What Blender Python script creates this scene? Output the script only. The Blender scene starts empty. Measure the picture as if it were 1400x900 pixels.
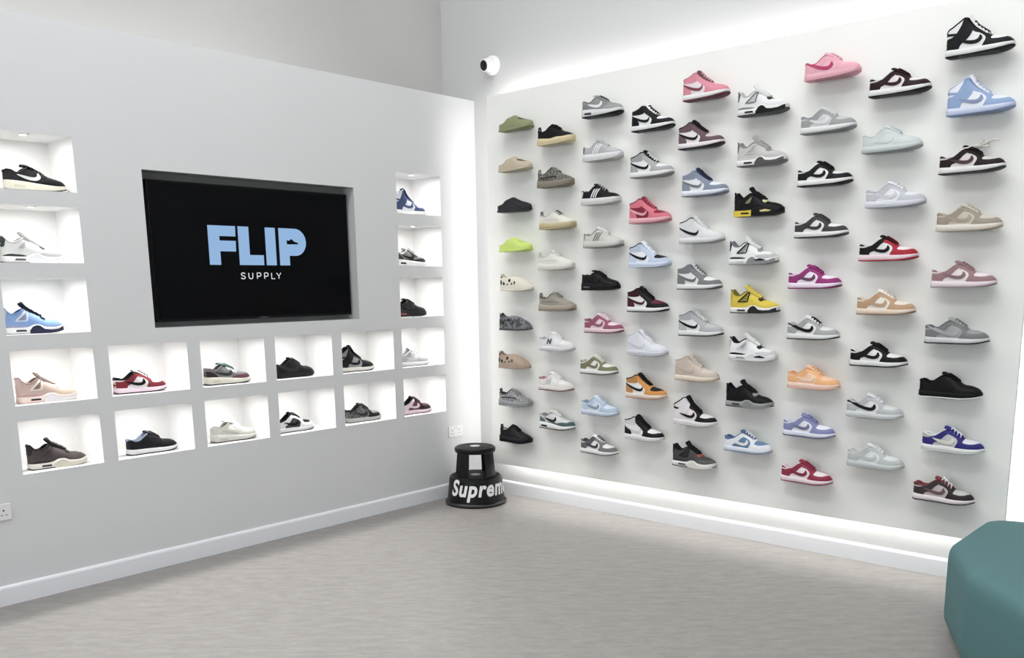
import bpy, bmesh, math, random
from mathutils import Vector, Matrix
from mathutils.geometry import delaunay_2d_cdt
random.seed(7)
PI = math.pi
S = bpy.context.scene
COL = S.collection

# ------------------------------------------------------------------ materials
def shoe_rgb(c):
    # photographed colours taken down a little: the shoes stand in bright light
    m = sum(c)/3; return tuple(max(0, (m+(v-m)*.84)*.955-3) for v in c)
def lin(c):
    return tuple((v/255/12.92 if v/255 <= .04045 else ((v/255+.055)/1.055)**2.4) for v in c)
MATS = {}
def mat(rgb, rough=.6, grain=.04, scale=60, bump=0., metal=0., coat=0., spec=.5):
    key = (tuple(rgb), rough, grain, scale, bump, metal, coat, spec)
    if key in MATS: return MATS[key]
    m = bpy.data.materials.new('paint'); m.use_nodes = True
    nt = m.node_tree; b = nt.nodes['Principled BSDF']
    b.inputs['Roughness'].default_value = rough
    b.inputs['Metallic'].default_value = metal; b.inputs['Specular IOR Level'].default_value = spec
    b.inputs['Coat Weight'].default_value = coat
    c = lin(rgb)
    tc = nt.nodes.new('ShaderNodeTexCoord'); no = nt.nodes.new('ShaderNodeTexNoise')
    no.inputs['Scale'].default_value = scale; no.inputs['Detail'].default_value = 3
    nt.links.new(tc.outputs['Object'], no.inputs['Vector'])
    mx = nt.nodes.new('ShaderNodeMix'); mx.data_type = 'RGBA'
    mx.inputs[6].default_value = (*[v*(1-grain) for v in c], 1)
    mx.inputs[7].default_value = (*[min(1, v*(1+grain)) for v in c], 1)
    nt.links.new(no.outputs['Fac'], mx.inputs[0]); nt.links.new(mx.outputs[2], b.inputs['Base Color'])
    if bump:
        bp = nt.nodes.new('ShaderNodeBump'); bp.inputs['Strength'].default_value = bump
        bp.inputs['Distance'].default_value = .002
        nt.links.new(no.outputs['Fac'], bp.inputs['Height']); nt.links.new(bp.outputs['Normal'], b.inputs['Normal'])
    MATS[key] = m
    return m
def emit(rgb, strength):
    m = bpy.data.materials.new('glow'); m.use_nodes = True
    b = m.node_tree.nodes['Principled BSDF']
    b.inputs['Base Color'].default_value = (.02, .02, .02, 1); b.inputs['Specular IOR Level'].default_value = .1
    b.inputs['Emission Color'].default_value = (*lin(rgb), 1)
    b.inputs['Emission Strength'].default_value = strength
    return m
def two_tone(c1, c2, scale=45, lo=.45, hi=.55, rough=.7):
    m = bpy.data.materials.new('pattern'); m.use_nodes = True
    nt = m.node_tree; b = nt.nodes['Principled BSDF']; b.inputs['Roughness'].default_value = rough
    tc = nt.nodes.new('ShaderNodeTexCoord'); no = nt.nodes.new('ShaderNodeTexNoise')
    no.inputs['Scale'].default_value = scale; no.inputs['Detail'].default_value = 2
    rp = nt.nodes.new('ShaderNodeValToRGB')
    rp.color_ramp.elements[0].position = lo; rp.color_ramp.elements[0].color = (*lin(c1), 1)
    rp.color_ramp.elements[1].position = hi; rp.color_ramp.elements[1].color = (*lin(c2), 1)
    nt.links.new(tc.outputs['Object'], no.inputs['Vector']); nt.links.new(no.outputs['Fac'], rp.inputs[0])
    nt.links.new(rp.outputs[0], b.inputs['Base Color'])
    return m

def clear_plastic():
    m = bpy.data.materials.new('clear_acrylic'); m.use_nodes = True
    nt = m.node_tree; nt.nodes.clear()
    out = nt.nodes.new('ShaderNodeOutputMaterial'); tr = nt.nodes.new('ShaderNodeBsdfTransparent')
    gl = nt.nodes.new('ShaderNodeBsdfGlossy'); gl.inputs['Roughness'].default_value = .08
    fr = nt.nodes.new('ShaderNodeValue'); fr.outputs[0].default_value = .05
    mx = nt.nodes.new('ShaderNodeMixShader'); tr.inputs[0].default_value = (.93, .94, .94, 1)
    nt.links.new(fr.outputs[0], mx.inputs[0]); nt.links.new(tr.outputs[0], mx.inputs[1]); nt.links.new(gl.outputs[0], mx.inputs[2])
    nt.links.new(mx.outputs[0], out.inputs[0])
    return m

# ------------------------------------------------------------------ object helpers
def link(name, me, m=None, parent=None, smooth=None):
    o = bpy.data.objects.new(name, me); COL.objects.link(o)
    if m:
        if not me.materials: me.materials.append(None)
        o.material_slots[0].link = 'OBJECT'; o.material_slots[0].material = m
    if parent: o.parent = parent
    return o
def from_bm(name, bm, m=None, parent=None, smooth=False, angle=None):
    me = bpy.data.meshes.new(name); bm.normal_update(); bm.to_mesh(me); bm.free()
    if smooth:
        for p in me.polygons: p.use_smooth = True
        if angle: me.set_sharp_from_angle(angle=angle)
    return link(name, me, m, parent)
def empty(name, loc, rz=0, label=None, cat=None, group=None):
    o = bpy.data.objects.new(name, None); COL.objects.link(o)
    o.location = loc; o.rotation_euler = (0, 0, rz); o.empty_display_size = .1
    tag(o, label, cat, group); return o
def tag(o, label=None, cat=None, group=None, kind=None):
    if label: o['label'] = label
    if cat: o['category'] = cat
    if group: o['group'] = group
    if kind: o['kind'] = kind
    return o
def box(bm, x0, x1, y0, y1, z0, z1, bev=0):
    r = bmesh.ops.create_cube(bm, size=1, matrix=Matrix.Translation(((x0+x1)/2, (y0+y1)/2, (z0+z1)/2)) @ Matrix.Diagonal((x1-x0, y1-y0, z1-z0, 1)))
    if bev:
        es = set(e for v in r['verts'] for e in v.link_edges)
        bmesh.ops.bevel(bm, geom=list(es), offset=bev, segments=3, affect='EDGES', profile=.5)
    return bm
def nb(): return bmesh.new()
def lathe(bm, prof, n=48, c=(0, 0, 0), close=True):
    rings = []
    for r, z in prof:
        if r < 1e-6: rings.append([bm.verts.new((c[0], c[1], c[2]+z))])
        else: rings.append([bm.verts.new((c[0]+r*math.cos(2*PI*i/n), c[1]+r*math.sin(2*PI*i/n), c[2]+z)) for i in range(n)])
    for a, b in zip(rings, rings[1:]):
        for i in range(n):
            j = (i+1) % n
            if len(a) == 1 and len(b) == 1: continue
            if len(a) == 1: bm.faces.new((a[0], b[i], b[j]))
            elif len(b) == 1: bm.faces.new((a[i], a[j], b[0]))
            else: bm.faces.new((a[i], a[j], b[j], b[i]))
    return bm
def tube(bm, pts, r, n=6, closed=False):
    pts = [Vector(p) for p in pts]; rings = []; N = len(pts); up = Vector((0, 0, 1)); prev = None
    for i, p in enumerate(pts):
        a = pts[(i-1) % N] if (closed or i > 0) else p
        b = pts[(i+1) % N] if (closed or i < N-1) else p
        t = (b-a).normalized() if (b-a).length > 1e-9 else Vector((1, 0, 0))
        if prev is None:
            u = t.cross(up); u = u if u.length > .05 else t.cross(Vector((0, 1, 0)))
        else: u = prev - t*prev.dot(t)
        u.normalize(); prev = u; w = t.cross(u)
        rr = r[i] if isinstance(r, (list, tuple)) else r
        rings.append([bm.verts.new(p+(u*math.cos(2*PI*k/n)+w*math.sin(2*PI*k/n))*rr) for k in range(n)])
    rng = range(N) if closed else range(N-1)
    for i in rng:
        A, B = rings[i], rings[(i+1) % N]
        for k in range(n): bm.faces.new((A[k], A[(k+1) % n], B[(k+1) % n], B[k]))
    if not closed:
        bm.faces.new(rings[0][::-1]); bm.faces.new(rings[-1])

# ------------------------------------------------------------------ shoe surface maths (metres; heel at x=0, toe at x=L, visible side y<0)
def pchip(pts):
    xs = [p[0] for p in pts]; ys = [p[1] for p in pts]; n = len(xs)
    h = [xs[i+1]-xs[i] for i in range(n-1)]; d = [(ys[i+1]-ys[i])/h[i] for i in range(n-1)]
    m = [d[0]]+[0 if d[i-1]*d[i] <= 0 else 2*d[i-1]*d[i]/(d[i-1]+d[i]) for i in range(1, n-1)]+[d[-1]]
    def f(x):
        if x <= xs[0]: return ys[0]
        if x >= xs[-1]: return ys[-1]
        i = max(j for j in range(n-1) if xs[j] <= x)
        t = (x-xs[i])/h[i]
        return ((1+2*t)*(1-t)**2*ys[i]+t*(1-t)**2*h[i]*m[i]+t*t*(3-2*t)*ys[i+1]+t*t*(t-1)*h[i]*m[i+1])
    return f
WC = pchip([(0, .034), (.12, .033), (.35, .032), (.55, .040), (.72, .0465), (.85, .045), (1, .038)])
def env(t):
    e = 1.
    if t < .15: e *= max(0, 1-((.15-t)/.15)**2.4)**(1/2.4)
    if t > .78: e *= max(0, 1-((t-.78)/.22)**2.3)**(1/2.3)
    return e
class Last:
    def __init__(s, top, zt, to, L=.30, wk=1., flare=.004, cheel=.35, zb=None, pw=2.3, mid_out=.006):
        s.L = L; s.top = pchip(top); s.zt = pchip(zt); s.to = to; s.wk = wk; s.flare = flare; s.cheel = cheel; s.pw = pw
        s.zb = pchip(zb or [(0, .004), (.06, .0), (.66, .0), (.85, .005), (1, .015)]); s.mo = mid_out
    def W(s, t): return WC(t)*env(t)*s.wk
    def c(s, t):
        if t <= s.to-.05: return s.cheel
        if t >= s.to+.03: return 1.
        a = (t-s.to+.05)/.08; a = a*a*(3-2*a)
        return s.cheel+(1-s.cheel)*a
    def H(s, t): return max(.001, s.top(t)-s.base(t))
    def base(s, t): return s.zt(t)-.006
    def P(s, t, th, side=-1, off=0.):
        t = min(max(t, 0.), 1.); th = min(max(th, 0.), 1.)
        k = math.sin(th*PI/2); c = s.c(t)
        hw = s.W(t)*math.sqrt(max(0., 1-c*k**s.pw))
        p = Vector((t*s.L, hw, s.base(t)+s.H(t)*k))
        if off:
            n = s.N(t, th); p = p+n*off
            p.y = max(p.y, 0) if th > .98 and c > .99 else p.y
        p.y *= (1 if side > 0 else -1)
        return p
    def N(s, t, th):
        e = .012; t0 = min(max(t, .012), .988); th0 = min(max(th, .02), .97)
        a = s.P(min(t0+e, 1), th0, 1)-s.P(max(t0-e, 0), th0, 1); b = s.P(t0, min(th0+.04, 1), 1)-s.P(t0, max(th0-.04, 0), 1)
        n = b.cross(a)
        n = n.normalized() if n.length > 1e-12 else Vector((0, 1, 0))
        if n.y < 0 and n.z < 0: n = -n
        if n.y < -.02: n = -n
        return n
    def SW(s, t): return (s.W(t)+s.flare*min(1, env(t)*1.5))
    def PS(s, t, z, side=-1, off=0.):
        # side wall of the sole, z absolute
        tt = (t*1.026-.013); t = min(max(t, 0), 1)
        w = s.SW(t)
        zb, zt = s.zb(t), s.zt(t); k = (z-zb)/max(.001, zt-zb)
        x = t*s.L*1.02-.01*s.L
        w2 = max(0, w+off); 
        nx = 0
        if t > .9: nx = off*(t-.9)/.1
        if t < .08: nx = -off*(.08-t)/.08
        return Vector((x+nx, (1 if side > 0 else -1)*(w2*(1-.03*k)), z))
TS = [.5-.5*math.cos(PI*i/44) for i in range(45)]
def grid_faces(bm, rows, flip=False):
    for a, b in zip(rows, rows[1:]):
        for i in range(len(a)-1):
            q = (a[i], a[i+1], b[i+1], b[i])
            if len(set(q)) < 3: continue
            try: bm.faces.new(q[::-1] if flip else q)
            except ValueError: pass
def upper_mesh(l):
    bm = nb()
    for side in (-1, 1):
        rows = [[bm.verts.new(l.P(t, j/12, side)) for j in range(13)] for t in TS]
        grid_faces(bm, rows, side > 0)
    bmesh.ops.remove_doubles(bm, verts=bm.verts, dist=.00015)
    return bm
def lining_mesh(l):
    bm = nb(); ts = [.012+(l.to-.012)*i/16 for i in range(17)]
    for side in (-1, 1):
        rows = []
        for t in ts:
            k1 = l.P(t, 1, side); w = max(.0005, abs(k1.y)-.0035)
            zt = k1.z; zf = l.base(t)+.45*(min(l.top(t), .09)-l.base(t))
            rows.append([bm.verts.new((k1.x+(.003 if t < .02 else 0), side*w, zt-.0005)), bm.verts.new((k1.x+(.003 if t < .02 else 0), side*w*1.02, (zt+zf)/2)),
                         bm.verts.new((k1.x, side*w*.9, zf)), bm.verts.new((k1.x, 0, zf-.001))])
        grid_faces(bm, rows, side < 0)
    bmesh.ops.remove_doubles(bm, verts=bm.verts, dist=.0002)
    return bm
def collar_mesh(l, r=.0035):
    bm = nb(); ts = [.001+(l.to-.001)*(i/18)**1.4 for i in range(19)]
    a = [l.P(t, 1, -1)-Vector((0, -1, 0))*.0015*0 for t in ts[::-1]]; b = [l.P(t, 1, 1) for t in ts]
    tube(bm, [p-Vector((0, 0, .001)) for p in a+b], r, 8)
    return bm
def sole_mesh(l, lo, hi, grow=0.):
    # lo, hi: functions of t
    bm = nb(); rows = []
    for t in TS:
        z0, z1 = lo(t), hi(t)
        e_ = max(.0003, min(.0015, (z1-z0)/4)); zs = [z0, z0+e_, (z0+z1)/2, z1-e_, z1]
        n = len(zs)-1; row = [bm.verts.new((t*l.L*1.02-.01*l.L, 0, z0))]
        for side in (-1, 1):
            seq = zs if side < 0 else zs[::-1]
            for q, z in enumerate(seq):
                edge = (q in (0, n))
                p = l.PS(t, z, side, grow-(.0015 if edge else 0)); row.append(bm.verts.new(p))
            if side < 0: row.append(bm.verts.new((t*l.L*1.02-.01*l.L, 0, z1)))
        row.append(row[0]); rows.append(row)
    grid_faces(bm, rows)
    bmesh.ops.remove_doubles(bm, verts=bm.verts, dist=.0002)
    bmesh.ops.recalc_face_normals(bm, faces=bm.faces)
    return bm
def inside(p, poly):
    x, y = p; r = False; n = len(poly)
    for i in range(n):
        x1, y1 = poly[i]; x2, y2 = poly[(i+1) % n]
        if (y1 > y) != (y2 > y) and x < (x2-x1)*(y-y1)/(y2-y1)+x1: r = not r
    return r
def smooth_poly(poly, it=1):
    for _ in range(it):
        q = []
        for i, a in enumerate(poly):
            b = poly[(i+1) % len(poly)]
            q += [(a[0]*.8+b[0]*.2, a[1]*.8+b[1]*.2), (a[0]*.2+b[0]*.8, a[1]*.2+b[1]*.8)]
        poly = q
    return poly
def patch(bm, l, poly, off=.0012, sole=False, soft=0, sides=(-1, 1)):
    """polygon in (t, z metres) laid on the surface of the upper or of the sole wall, with a skirt down to it"""
    if soft: poly = smooth_poly(poly, soft)
    pts = []
    for i, a in enumerate(poly):
        b = poly[(i+1) % len(poly)]
        d = math.hypot((a[0]-b[0])*l.L, a[1]-b[1]); n = max(1, int(d/.006))
        for j in range(n): pts.append((a[0]+(b[0]-a[0])*j/n, a[1]+(b[1]-a[1])*j/n))
    def dom(t, z):
        t = min(max(t, 0.), 1.)
        if sole: return (t*l.L, min(max(z, l.zb(t)), l.zt(t)))
        k = (z-l.base(t))/l.H(t); k = min(max(k, 0.), 1.)
        return (t*l.L, math.asin(k)*2/PI*.08)
    B = []
    for p in pts:
        q = dom(*p)
        if not B or math.hypot(q[0]-B[-1][0], q[1]-B[-1][1]) > .0004: B.append(q)
    if math.hypot(B[0][0]-B[-1][0], B[0][1]-B[-1][1]) < .0004: B.pop()
    if len(B) < 3: return
    nB = len(B); x0 = min(p[0] for p in B); x1 = max(p[0] for p in B); y0 = min(p[1] for p in B); y1 = max(p[1] for p in B)
    I = []; g = .0075; y = y0+g/2; r = 0
    while y < y1:
        x = x0+g/2+(g/2 if r % 2 else 0)
        while x < x1:
            if inside((x, y), B) and min((x-b[0])**2+(y-b[1])**2 for b in B) > (.003)**2: I.append((x, y))
            x += g
        y += g; r += 1
    vs, es, fs, ov, _, _ = delaunay_2d_cdt([Vector(p) for p in B+I], [], [list(range(nB))], 1, 1e-6)
    for side in sides:
        def M(v, o):
            if sole: return l.PS(v[0]/l.L, v[1], side, o)
            return l.P(v[0]/l.L, v[1]/.08, side, o)
        V = [bm.verts.new(M(v, off)) for v in vs]; cnt = {}
        for f in fs:
            ff = [V[i] for i in f]
            try: bm.faces.new(ff if side < 0 else ff[::-1])
            except ValueError: continue
            for i in range(len(f)):
                a, b = f[i], f[(i+1) % len(f)]; k = (min(a, b), max(a, b)); cnt.setdefault(k, []).append((a, b))
        low = {}
        for k, l2 in cnt.items():
            if len(l2) == 1:
                a, b = l2[0]
                for i in (a, b):
                    if i not in low: low[i] = bm.verts.new(M(vs[i], -.0006))
                q = (V[b], V[a], low[a], low[b])
                try: bm.faces.new(q if side < 0 else q[::-1])
                except ValueError: pass
def strip(path, w):
    L_, R_ = [], []
    for i, p in enumerate(path):
        a = path[max(i-1, 0)]; b = path[min(i+1, len(path)-1)]
        dx, dy = (b[0]-a[0])*.3, b[1]-a[1]; d = math.hypot(dx, dy) or 1
        ww = w[i] if isinstance(w, (list, tuple)) else w
        L_.append((p[0]-dy/d*ww/2/.3, p[1]+dx/d*ww/2)); R_.append((p[0]+dy/d*ww/2/.3, p[1]-dx/d*ww/2))
    return L_+R_[::-1]
def oval(t, z, rt, rz, tilt=0., n=12):
    out = []
    for i in range(n):
        a = 2*PI*i/n; u, v = rt*.3*math.cos(a), rz*math.sin(a)
        out.append((t+(u*math.cos(tilt)-v*math.sin(tilt))/.3, z+u*math.sin(tilt)+v*math.cos(tilt)))
    return out
def tongue_mesh(l, pts, w0, w1, droop=.35, thick=.004):
    bm = nb(); N = len(pts); rows = []
    P3 = [Vector((t*l.L, 0, z)) for t, z in pts]
    for i, c in enumerate(P3):
        a = P3[max(0, i-1)]; b = P3[min(N-1, i+1)]; d = (b-a).normalized(); nrm = Vector((-d.z, 0, d.x))
        if nrm.z < 0: nrm = -nrm
        w = w0+(w1-w0)*i/(N-1)
        if i == N-1: w *= .8
        row = []
        for lay in (thick, 0):
            seq = range(9) if lay else range(8, -1, -1)
            for j in seq:
                u = -1+2*j/8; row.append(bm.verts.new(c+Vector((0, u*w, 0))+nrm*(lay+.001-droop*w*u*u)))
        row.append(row[0]); rows.append(row)
    grid_faces(bm, rows)
    for r in (rows[0], rows[-1]):
        try: bm.faces.new(r[:-1])
        except ValueError: pass
    bmesh.ops.recalc_face_normals(bm, faces=bm.faces)
    return bm
def lace_mesh(l, kind, t0, t1, n, r=.0026, bow=False):
    bm = nb(); path = TONGUE[kind][0]; thick = TONGUE[kind][4] if len(TONGUE[kind]) > 4 else .004
    tz = pchip(sorted(path))
    def arc(ta, tb):
        pts = [l.P(ta, .70, -1, .0005), l.P(ta, .80, -1, .003)]
        for j in range(7):
            u = -1+j/3; t = ta+(tb-ta)*(u+1)/2
            pts.append(Vector((t*l.L+.002, u*.015, tz(t)+thick+.0035-.0055*u*u)))
        pts += [l.P(tb, .80, 1, .003), l.P(tb, .70, 1, .0005)]
        tube(bm, pts, r, 6)
    for i in range(n):
        t = t0+(t1-t0)*i/max(1, n-1); arc(t, t)
        if i < n-1:
            d = (t1-t0)/max(1, n-1); arc(t, t+d); arc(t+d, t)
    if bow:
        c = Vector(((t0+.02)*l.L, 0, tz(t0+.02)+thick+.006))
        for sd in (-1, 1):
            tube(bm, [c, c+Vector((.000, sd*.010, .006)), c+Vector((.010, sd*.020, .002)), c+Vector((.020, sd*.021, -.007)), c+Vector((.014, sd*.012, -.005)), c], r*1.15, 6)
            tube(bm, [c, c+Vector((.012, sd*.008, .001)), c+Vector((.026, sd*.016, -.010))], r, 5)
        tube(bm, [c+Vector((-.002, -.004, 0)), c+Vector((0, 0, .003)), c+Vector((-.002, .004, 0))], r*1.8, 6)
    return bm

# ------------------------------------------------------------------ shoe kinds
LOWTOP = [(0, .082), (.03, .092), (.07, .090), (.14, .080), (.21, .081), (.29, .096), (.36, .112), (.42, .120), (.48, .114), (.57, .098), (.66, .080), (.72, .071), (.82, .067), (.90, .060), (.96, .048), (1, .034)]
SOLE = [(0, .036), (.12, .033), (.5, .030), (.75, .028), (.92, .030), (1, .034)]
MIDTOP = [(0, .112), (.03, .124), (.10, .126), (.20, .136), (.28, .149), (.35, .147), (.42, .130), (.52, .107), (.62, .088), (.68, .077), (.80, .069), (.90, .060), (.96, .048), (1, .034)]
HIGHTOP = [(0, .112), (.03, .126), (.10, .136), (.20, .156), (.28, .170), (.34, .166), (.40, .142), (.48, .120), (.60, .092), (.68, .077), (.80, .069), (.90, .060), (.96, .048), (1, .034)]
J4TOP = [(0, .128), (.03, .136), (.08, .119), (.15, .103), (.22, .103), (.30, .117), (.37, .127), (.44, .120), (.55, .100), (.65, .083), (.72, .074), (.84, .068), (.92, .058), (1, .040)]
J4SOLE = [(0, .034), (.30, .032), (.39, .034), (.49, .046), (.56, .046), (.66, .034), (.80, .031), (.92, .036), (1, .042)]
KNITTOP = [(0, .084), (.03, .094), (.10, .090), (.18, .085), (.27, .091), (.35, .108), (.41, .122), (.46, .120), (.54, .106), (.64, .090), (.75, .076), (.86, .066), (.94, .056), (1, .042)]
KNITSOLE = [(0, .046), (.15, .043), (.45, .036), (.62, .040), (.80, .038), (1, .046)]
FLATSOLE = [(0, .044), (.4, .040), (.8, .038), (1, .042)]
RUNTOP = [(0, .090), (.03, .102), (.10, .100), (.18, .088), (.26, .094), (.33, .110), (.40, .118), (.50, .108), (.62, .088), (.75, .074), (.86, .066), (.94, .056), (1, .038)]
RUNSOLE = [(0, .050), (.3, .045), (.55, .036), (.8, .030), (1, .036)]
SLIDETOP = [(0, .046), (.10, .048), (.20, .056), (.30, .078), (.40, .098), (.47, .100), (.58, .087), (.74, .068), (.90, .056), (1, .044)]
FOAMTOP = [(0, .112), (.012, .122), (.035, .120), (.07, .108), (.12, .099), (.18, .096), (.26, .097), (.40, .103), (.50, .102), (.60, .096), (.72, .084), (.86, .063), (.95, .045), (1, .030)]
THIN = [(0, .014), (1, .016)]
LASTS = {
    'low': Last(LOWTOP, SOLE, .40), 'mid': Last(MIDTOP, SOLE, .33), 'high': Last(HIGHTOP, SOLE, .32),
    'four': Last(J4TOP, J4SOLE, .37, mid_out=.005), 'knit': Last(KNITTOP, KNITSOLE, .40, flare=.007),
    'stripe': Last(LOWTOP, FLATSOLE, .40, flare=.006), 'runner': Last(RUNTOP, RUNSOLE, .38, flare=.006),
    'slide': Last(SLIDETOP, THIN, .34, cheel=.12, wk=1.08), 'foam': Last(FOAMTOP, THIN, .25, cheel=.55, wk=1.08, flare=.001),
}
FRONT = [(.55, .02), (.59, .044), (.61, .056), (.605, .066), (.575, .076), (.51, .087), (.43, .093), (.42, .13), (.56, .12), (.66, .09), (.70, .074), (.68, .060), (.70, .054), (.80, .051), (.89, .054), (.945, .065), (1, .085), (1, .02)]
FRONTH = [(.55, .02), (.59, .044), (.61, .056), (.605, .067), (.575, .078), (.51, .092), (.42, .102), (.38, .115), (.38, .19), (.50, .14), (.66, .09), (.70, .074), (.68, .060), (.70, .054), (.80, .051), (.89, .054), (.945, .065), (1, .085), (1, .02)]
REAR = [(0, .02), (.195, .02), (.215, .045), (.28, .051), (.34, .066), (.39, .084), (.44, .094), (.46, .13), (.35, .13), (.275, .093), (.20, .077), (.12, .069), (0, .071)]
TAB = [(0, .080), (.07, .078), (.12, .076), (.135, .10), (0, .11)]
TICK = [(.17, .070), (.24, .058), (.32, .048), (.40, .042), (.47, .041), (.525, .046), (.555, .055), (.56, .064), (.54, .074), (.515, .079), (.508, .068), (.49, .060), (.45, .057), (.38, .059), (.28, .065)]
LTICK = [(0, .100), (.04, .086), (.14, .069), (.24, .055), (.34, .045), (.42, .040), (.48, .040), (.53, .046), (.555, .055), (.56, .064), (.54, .074), (.515, .079), (.508, .068), (.49, .060), (.45, .057), (.37, .060), (.26, .070), (.12, .089), (.04, .106)]
TOE = [(.665, .062), (.69, .054), (.80, .049), (.89, .052), (.94, .062), (.94, .09), (.68, .09), (.68, .074)]
MFRONT = [(.50, .02), (.55, .046), (.55, .060), (.51, .070), (.44, .084), (.36, .098), (.31, .115), (.30, .17), (.45, .17), (.60, .12), (.665, .09), (.68, .074), (.66, .062), (.68, .055), (.80, .051), (.89, .054), (.945, .065), (1, .085), (1, .02)]
MREAR = [(0, .02), (.22, .02), (.23, .045), (.18, .066), (.11, .080), (0, .084)]
MANKLE = [(0, .100), (.10, .096), (.22, .094), (.33, .098), (.345, .115), (.32, .17), (0, .17)]
MTICK = [(.0, .092), (.10, .076), (.20, .060), (.30, .050), (.38, .045), (.43, .046), (.47, .053), (.485, .063), (.475, .078), (.46, .068), (.43, .061), (.38, .060), (.28, .066), (.14, .082), (0, .098)]
HREAR = [(0, .02), (.21, .02), (.225, .046), (.27, .060), (.33, .072), (.38, .092), (.41, .12), (.40, .20), (.255, .20), (.25, .150), (.18, .110), (.11, .088), (0, .084)]
HSTRAP = [(0, .098), (.05, .098), (.14, .094), (.18, .104), (.09, .107), (.03, .110), (0, .125)]
HTICK = [(a, b+.004) for a, b in TICK]
J4MUD = [(.56, .02), (.575, .046), (.63, .050), (.70, .054), (.80, .056), (.88, .052), (.93, .062), (1, .07), (1, .02)]
J4HEEL = [(0, .078), (.045, .080), (.06, .10), (.085, .125), (0, .14)]
J4NET = [(.24, .071), (.36, .071), (.385, .104), (.36, .108)]
J4WING = [strip([(.185, .066), (.30, .066), (.385, .067)], .006), strip([(.385, .067), (.40, .090), (.415, .120)], .008), strip([(.20, .067), (.30, .092), (.40, .122)], .008)]
J4LACE = [(.60, .079), (.67, .067), (.70, .073), (.68, .10), (.62, .11)]
J4LOW = [(0, .036), (.10, .046), (.30, .042), (.39, .036), (.37, .03), (0, .03)]
PARTS = {
 'low': [('toe_box', 'toe', [TOE], .0008), ('front_overlay', 'ov', [FRONT], .0016), ('heel_overlay', 'heel', [REAR], .0016), ('heel_tab', 'tab', [TAB], .0018), ('side_mark', 'tick', [TICK], .0030)],
 'mid': [('toe_box', 'toe', [TOE], .0008), ('heel_overlay', 'heel', [MREAR], .0016), ('ankle_panel', 'ankle', [MANKLE], .0012), ('front_overlay', 'ov', [MFRONT], .0018), ('side_mark', 'tick', [MTICK], .0032)],
 'high': [('toe_box', 'toe', [TOE], .0008), ('front_overlay', 'ov', [FRONTH], .0016), ('heel_overlay', 'heel', [HREAR], .0018), ('heel_strap', 'tab', [HSTRAP], .0024), ('side_mark', 'tick', [HTICK], .0032)],
 'four': [('lower_band', 'low', [J4LOW], .0010), ('toe_overlay', 'ov', [J4MUD], .0014), ('heel_tab', 'tab', [J4HEEL], .0022), ('net_panel', 'net', [J4NET], .0010), ('lace_wing', 'wing', J4WING, .0030), ('lace_loop', 'loop', [J4LACE], .0035)],
 'knit': [('side_stripe', 'tick', [strip([(.12, .060), (.30, .062), (.50, .064), (.66, .058)], .008)], .0010)],
 'stripe': [('toe_box', 'toe', [[(.68, .05), (.80, .044), (.93, .046), (.96, .09), (.66, .09)]], .0008), ('heel_tab', 'tab', [[(0, .05), (.07, .05), (.09, .10), (0, .12)]], .0016),
            ('side_stripe', 'tick', [strip([(.30+.062*i, .043), (.345+.062*i, .072), (.40+.062*i, .098)], .0085) for i in range(3)], .0018), ('front_overlay', 'ov', [[(.52, .085), (.67, .060), (.70, .066), (.66, .10), (.42, .13), (.40, .112)]], .0016)],
 'runner': [('toe_overlay', 'ov', [[(.50, .02), (.56, .046), (.66, .052), (.76, .056), (.86, .054), (.92, .062), (1, .08), (1, .02)]], .0016), ('heel_overlay', 'heel', [[(0, .03), (.24, .03), (.22, .060), (.13, .078), (0, .088)]], .0016),
            ('side_band', 'band', [[(.20, .04), (.30, .052), (.42, .050), (.54, .052), (.56, .04), (.4, .03)]], .0012), ('side_mark', 'tick', [[(a, b+.010) for a, b in TICK]], .0030), ('front_overlay', 'eye', [[(.44, .095), (.52, .075), (.64, .062), (.68, .07), (.66, .10), (.42, .14)]], .0020)],
 'slide': [('toe_slit', 'slit', [[(.62, .069), (.74, .061), (.84, .058), (.84, .063), (.74, .068), (.64, .075)]], .0006)],
 'foam': [('vent_hole', 'slit', [oval(.07, .060, .036, .018, .15), oval(.17, .052, .030, .013, .6), oval(.075, .098, .030, .007, -.7), oval(.33, .074, .040, .013, .7), oval(.42, .050, .030, .007, .3), oval(.52, .058, .026, .012, .3), oval(.28, .046, .022, .006, .2)], .0005)],
}
N550 = [(.27, .048), (.305, .048), (.318, .068), (.36, .048), (.395, .048), (.425, .084), (.39, .084), (.377, .065), (.335, .084), (.30, .084)]
TONGUE = {
 'low': ([(.65, .082), (.57, .099), (.49, .114), (.43, .122), (.39, .127), (.36, .127)], .017, .024, .4, .005),
 'mid': ([(.64, .084), (.55, .103), (.46, .123), (.40, .143), (.36, .156), (.33, .160)], .018, .028),
 'high': ([(.64, .085), (.55, .106), (.46, .127), (.40, .150), (.36, .170), (.33, .181)], .018, .028),
 'four': ([(.64, .086), (.55, .101), (.47, .117), (.41, .129), (.37, .141), (.345, .151), (.33, .157)], .017, .025, .35, .011),
 'knit': ([(.64, .091), (.54, .107), (.46, .121), (.42, .126), (.40, .127)], .018, .024, .4, .004),
 'stripe': ([(.65, .082), (.57, .099), (.49, .114), (.43, .122), (.38, .128), (.35, .128)], .017, .024, .4, .005),
 'runner': ([(.64, .088), (.55, .102), (.45, .117), (.38, .125), (.32, .128), (.29, .126)], .018, .026),
}
LACE = {'low': (.47, .63, 4), 'mid': (.41, .62, 5), 'high': (.41, .62, 5), 'four': (.46, .60, 3), 'knit': (.49, .61, 3), 'stripe': (.47, .63, 4), 'runner': (.44, .61, 4)}
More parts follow.
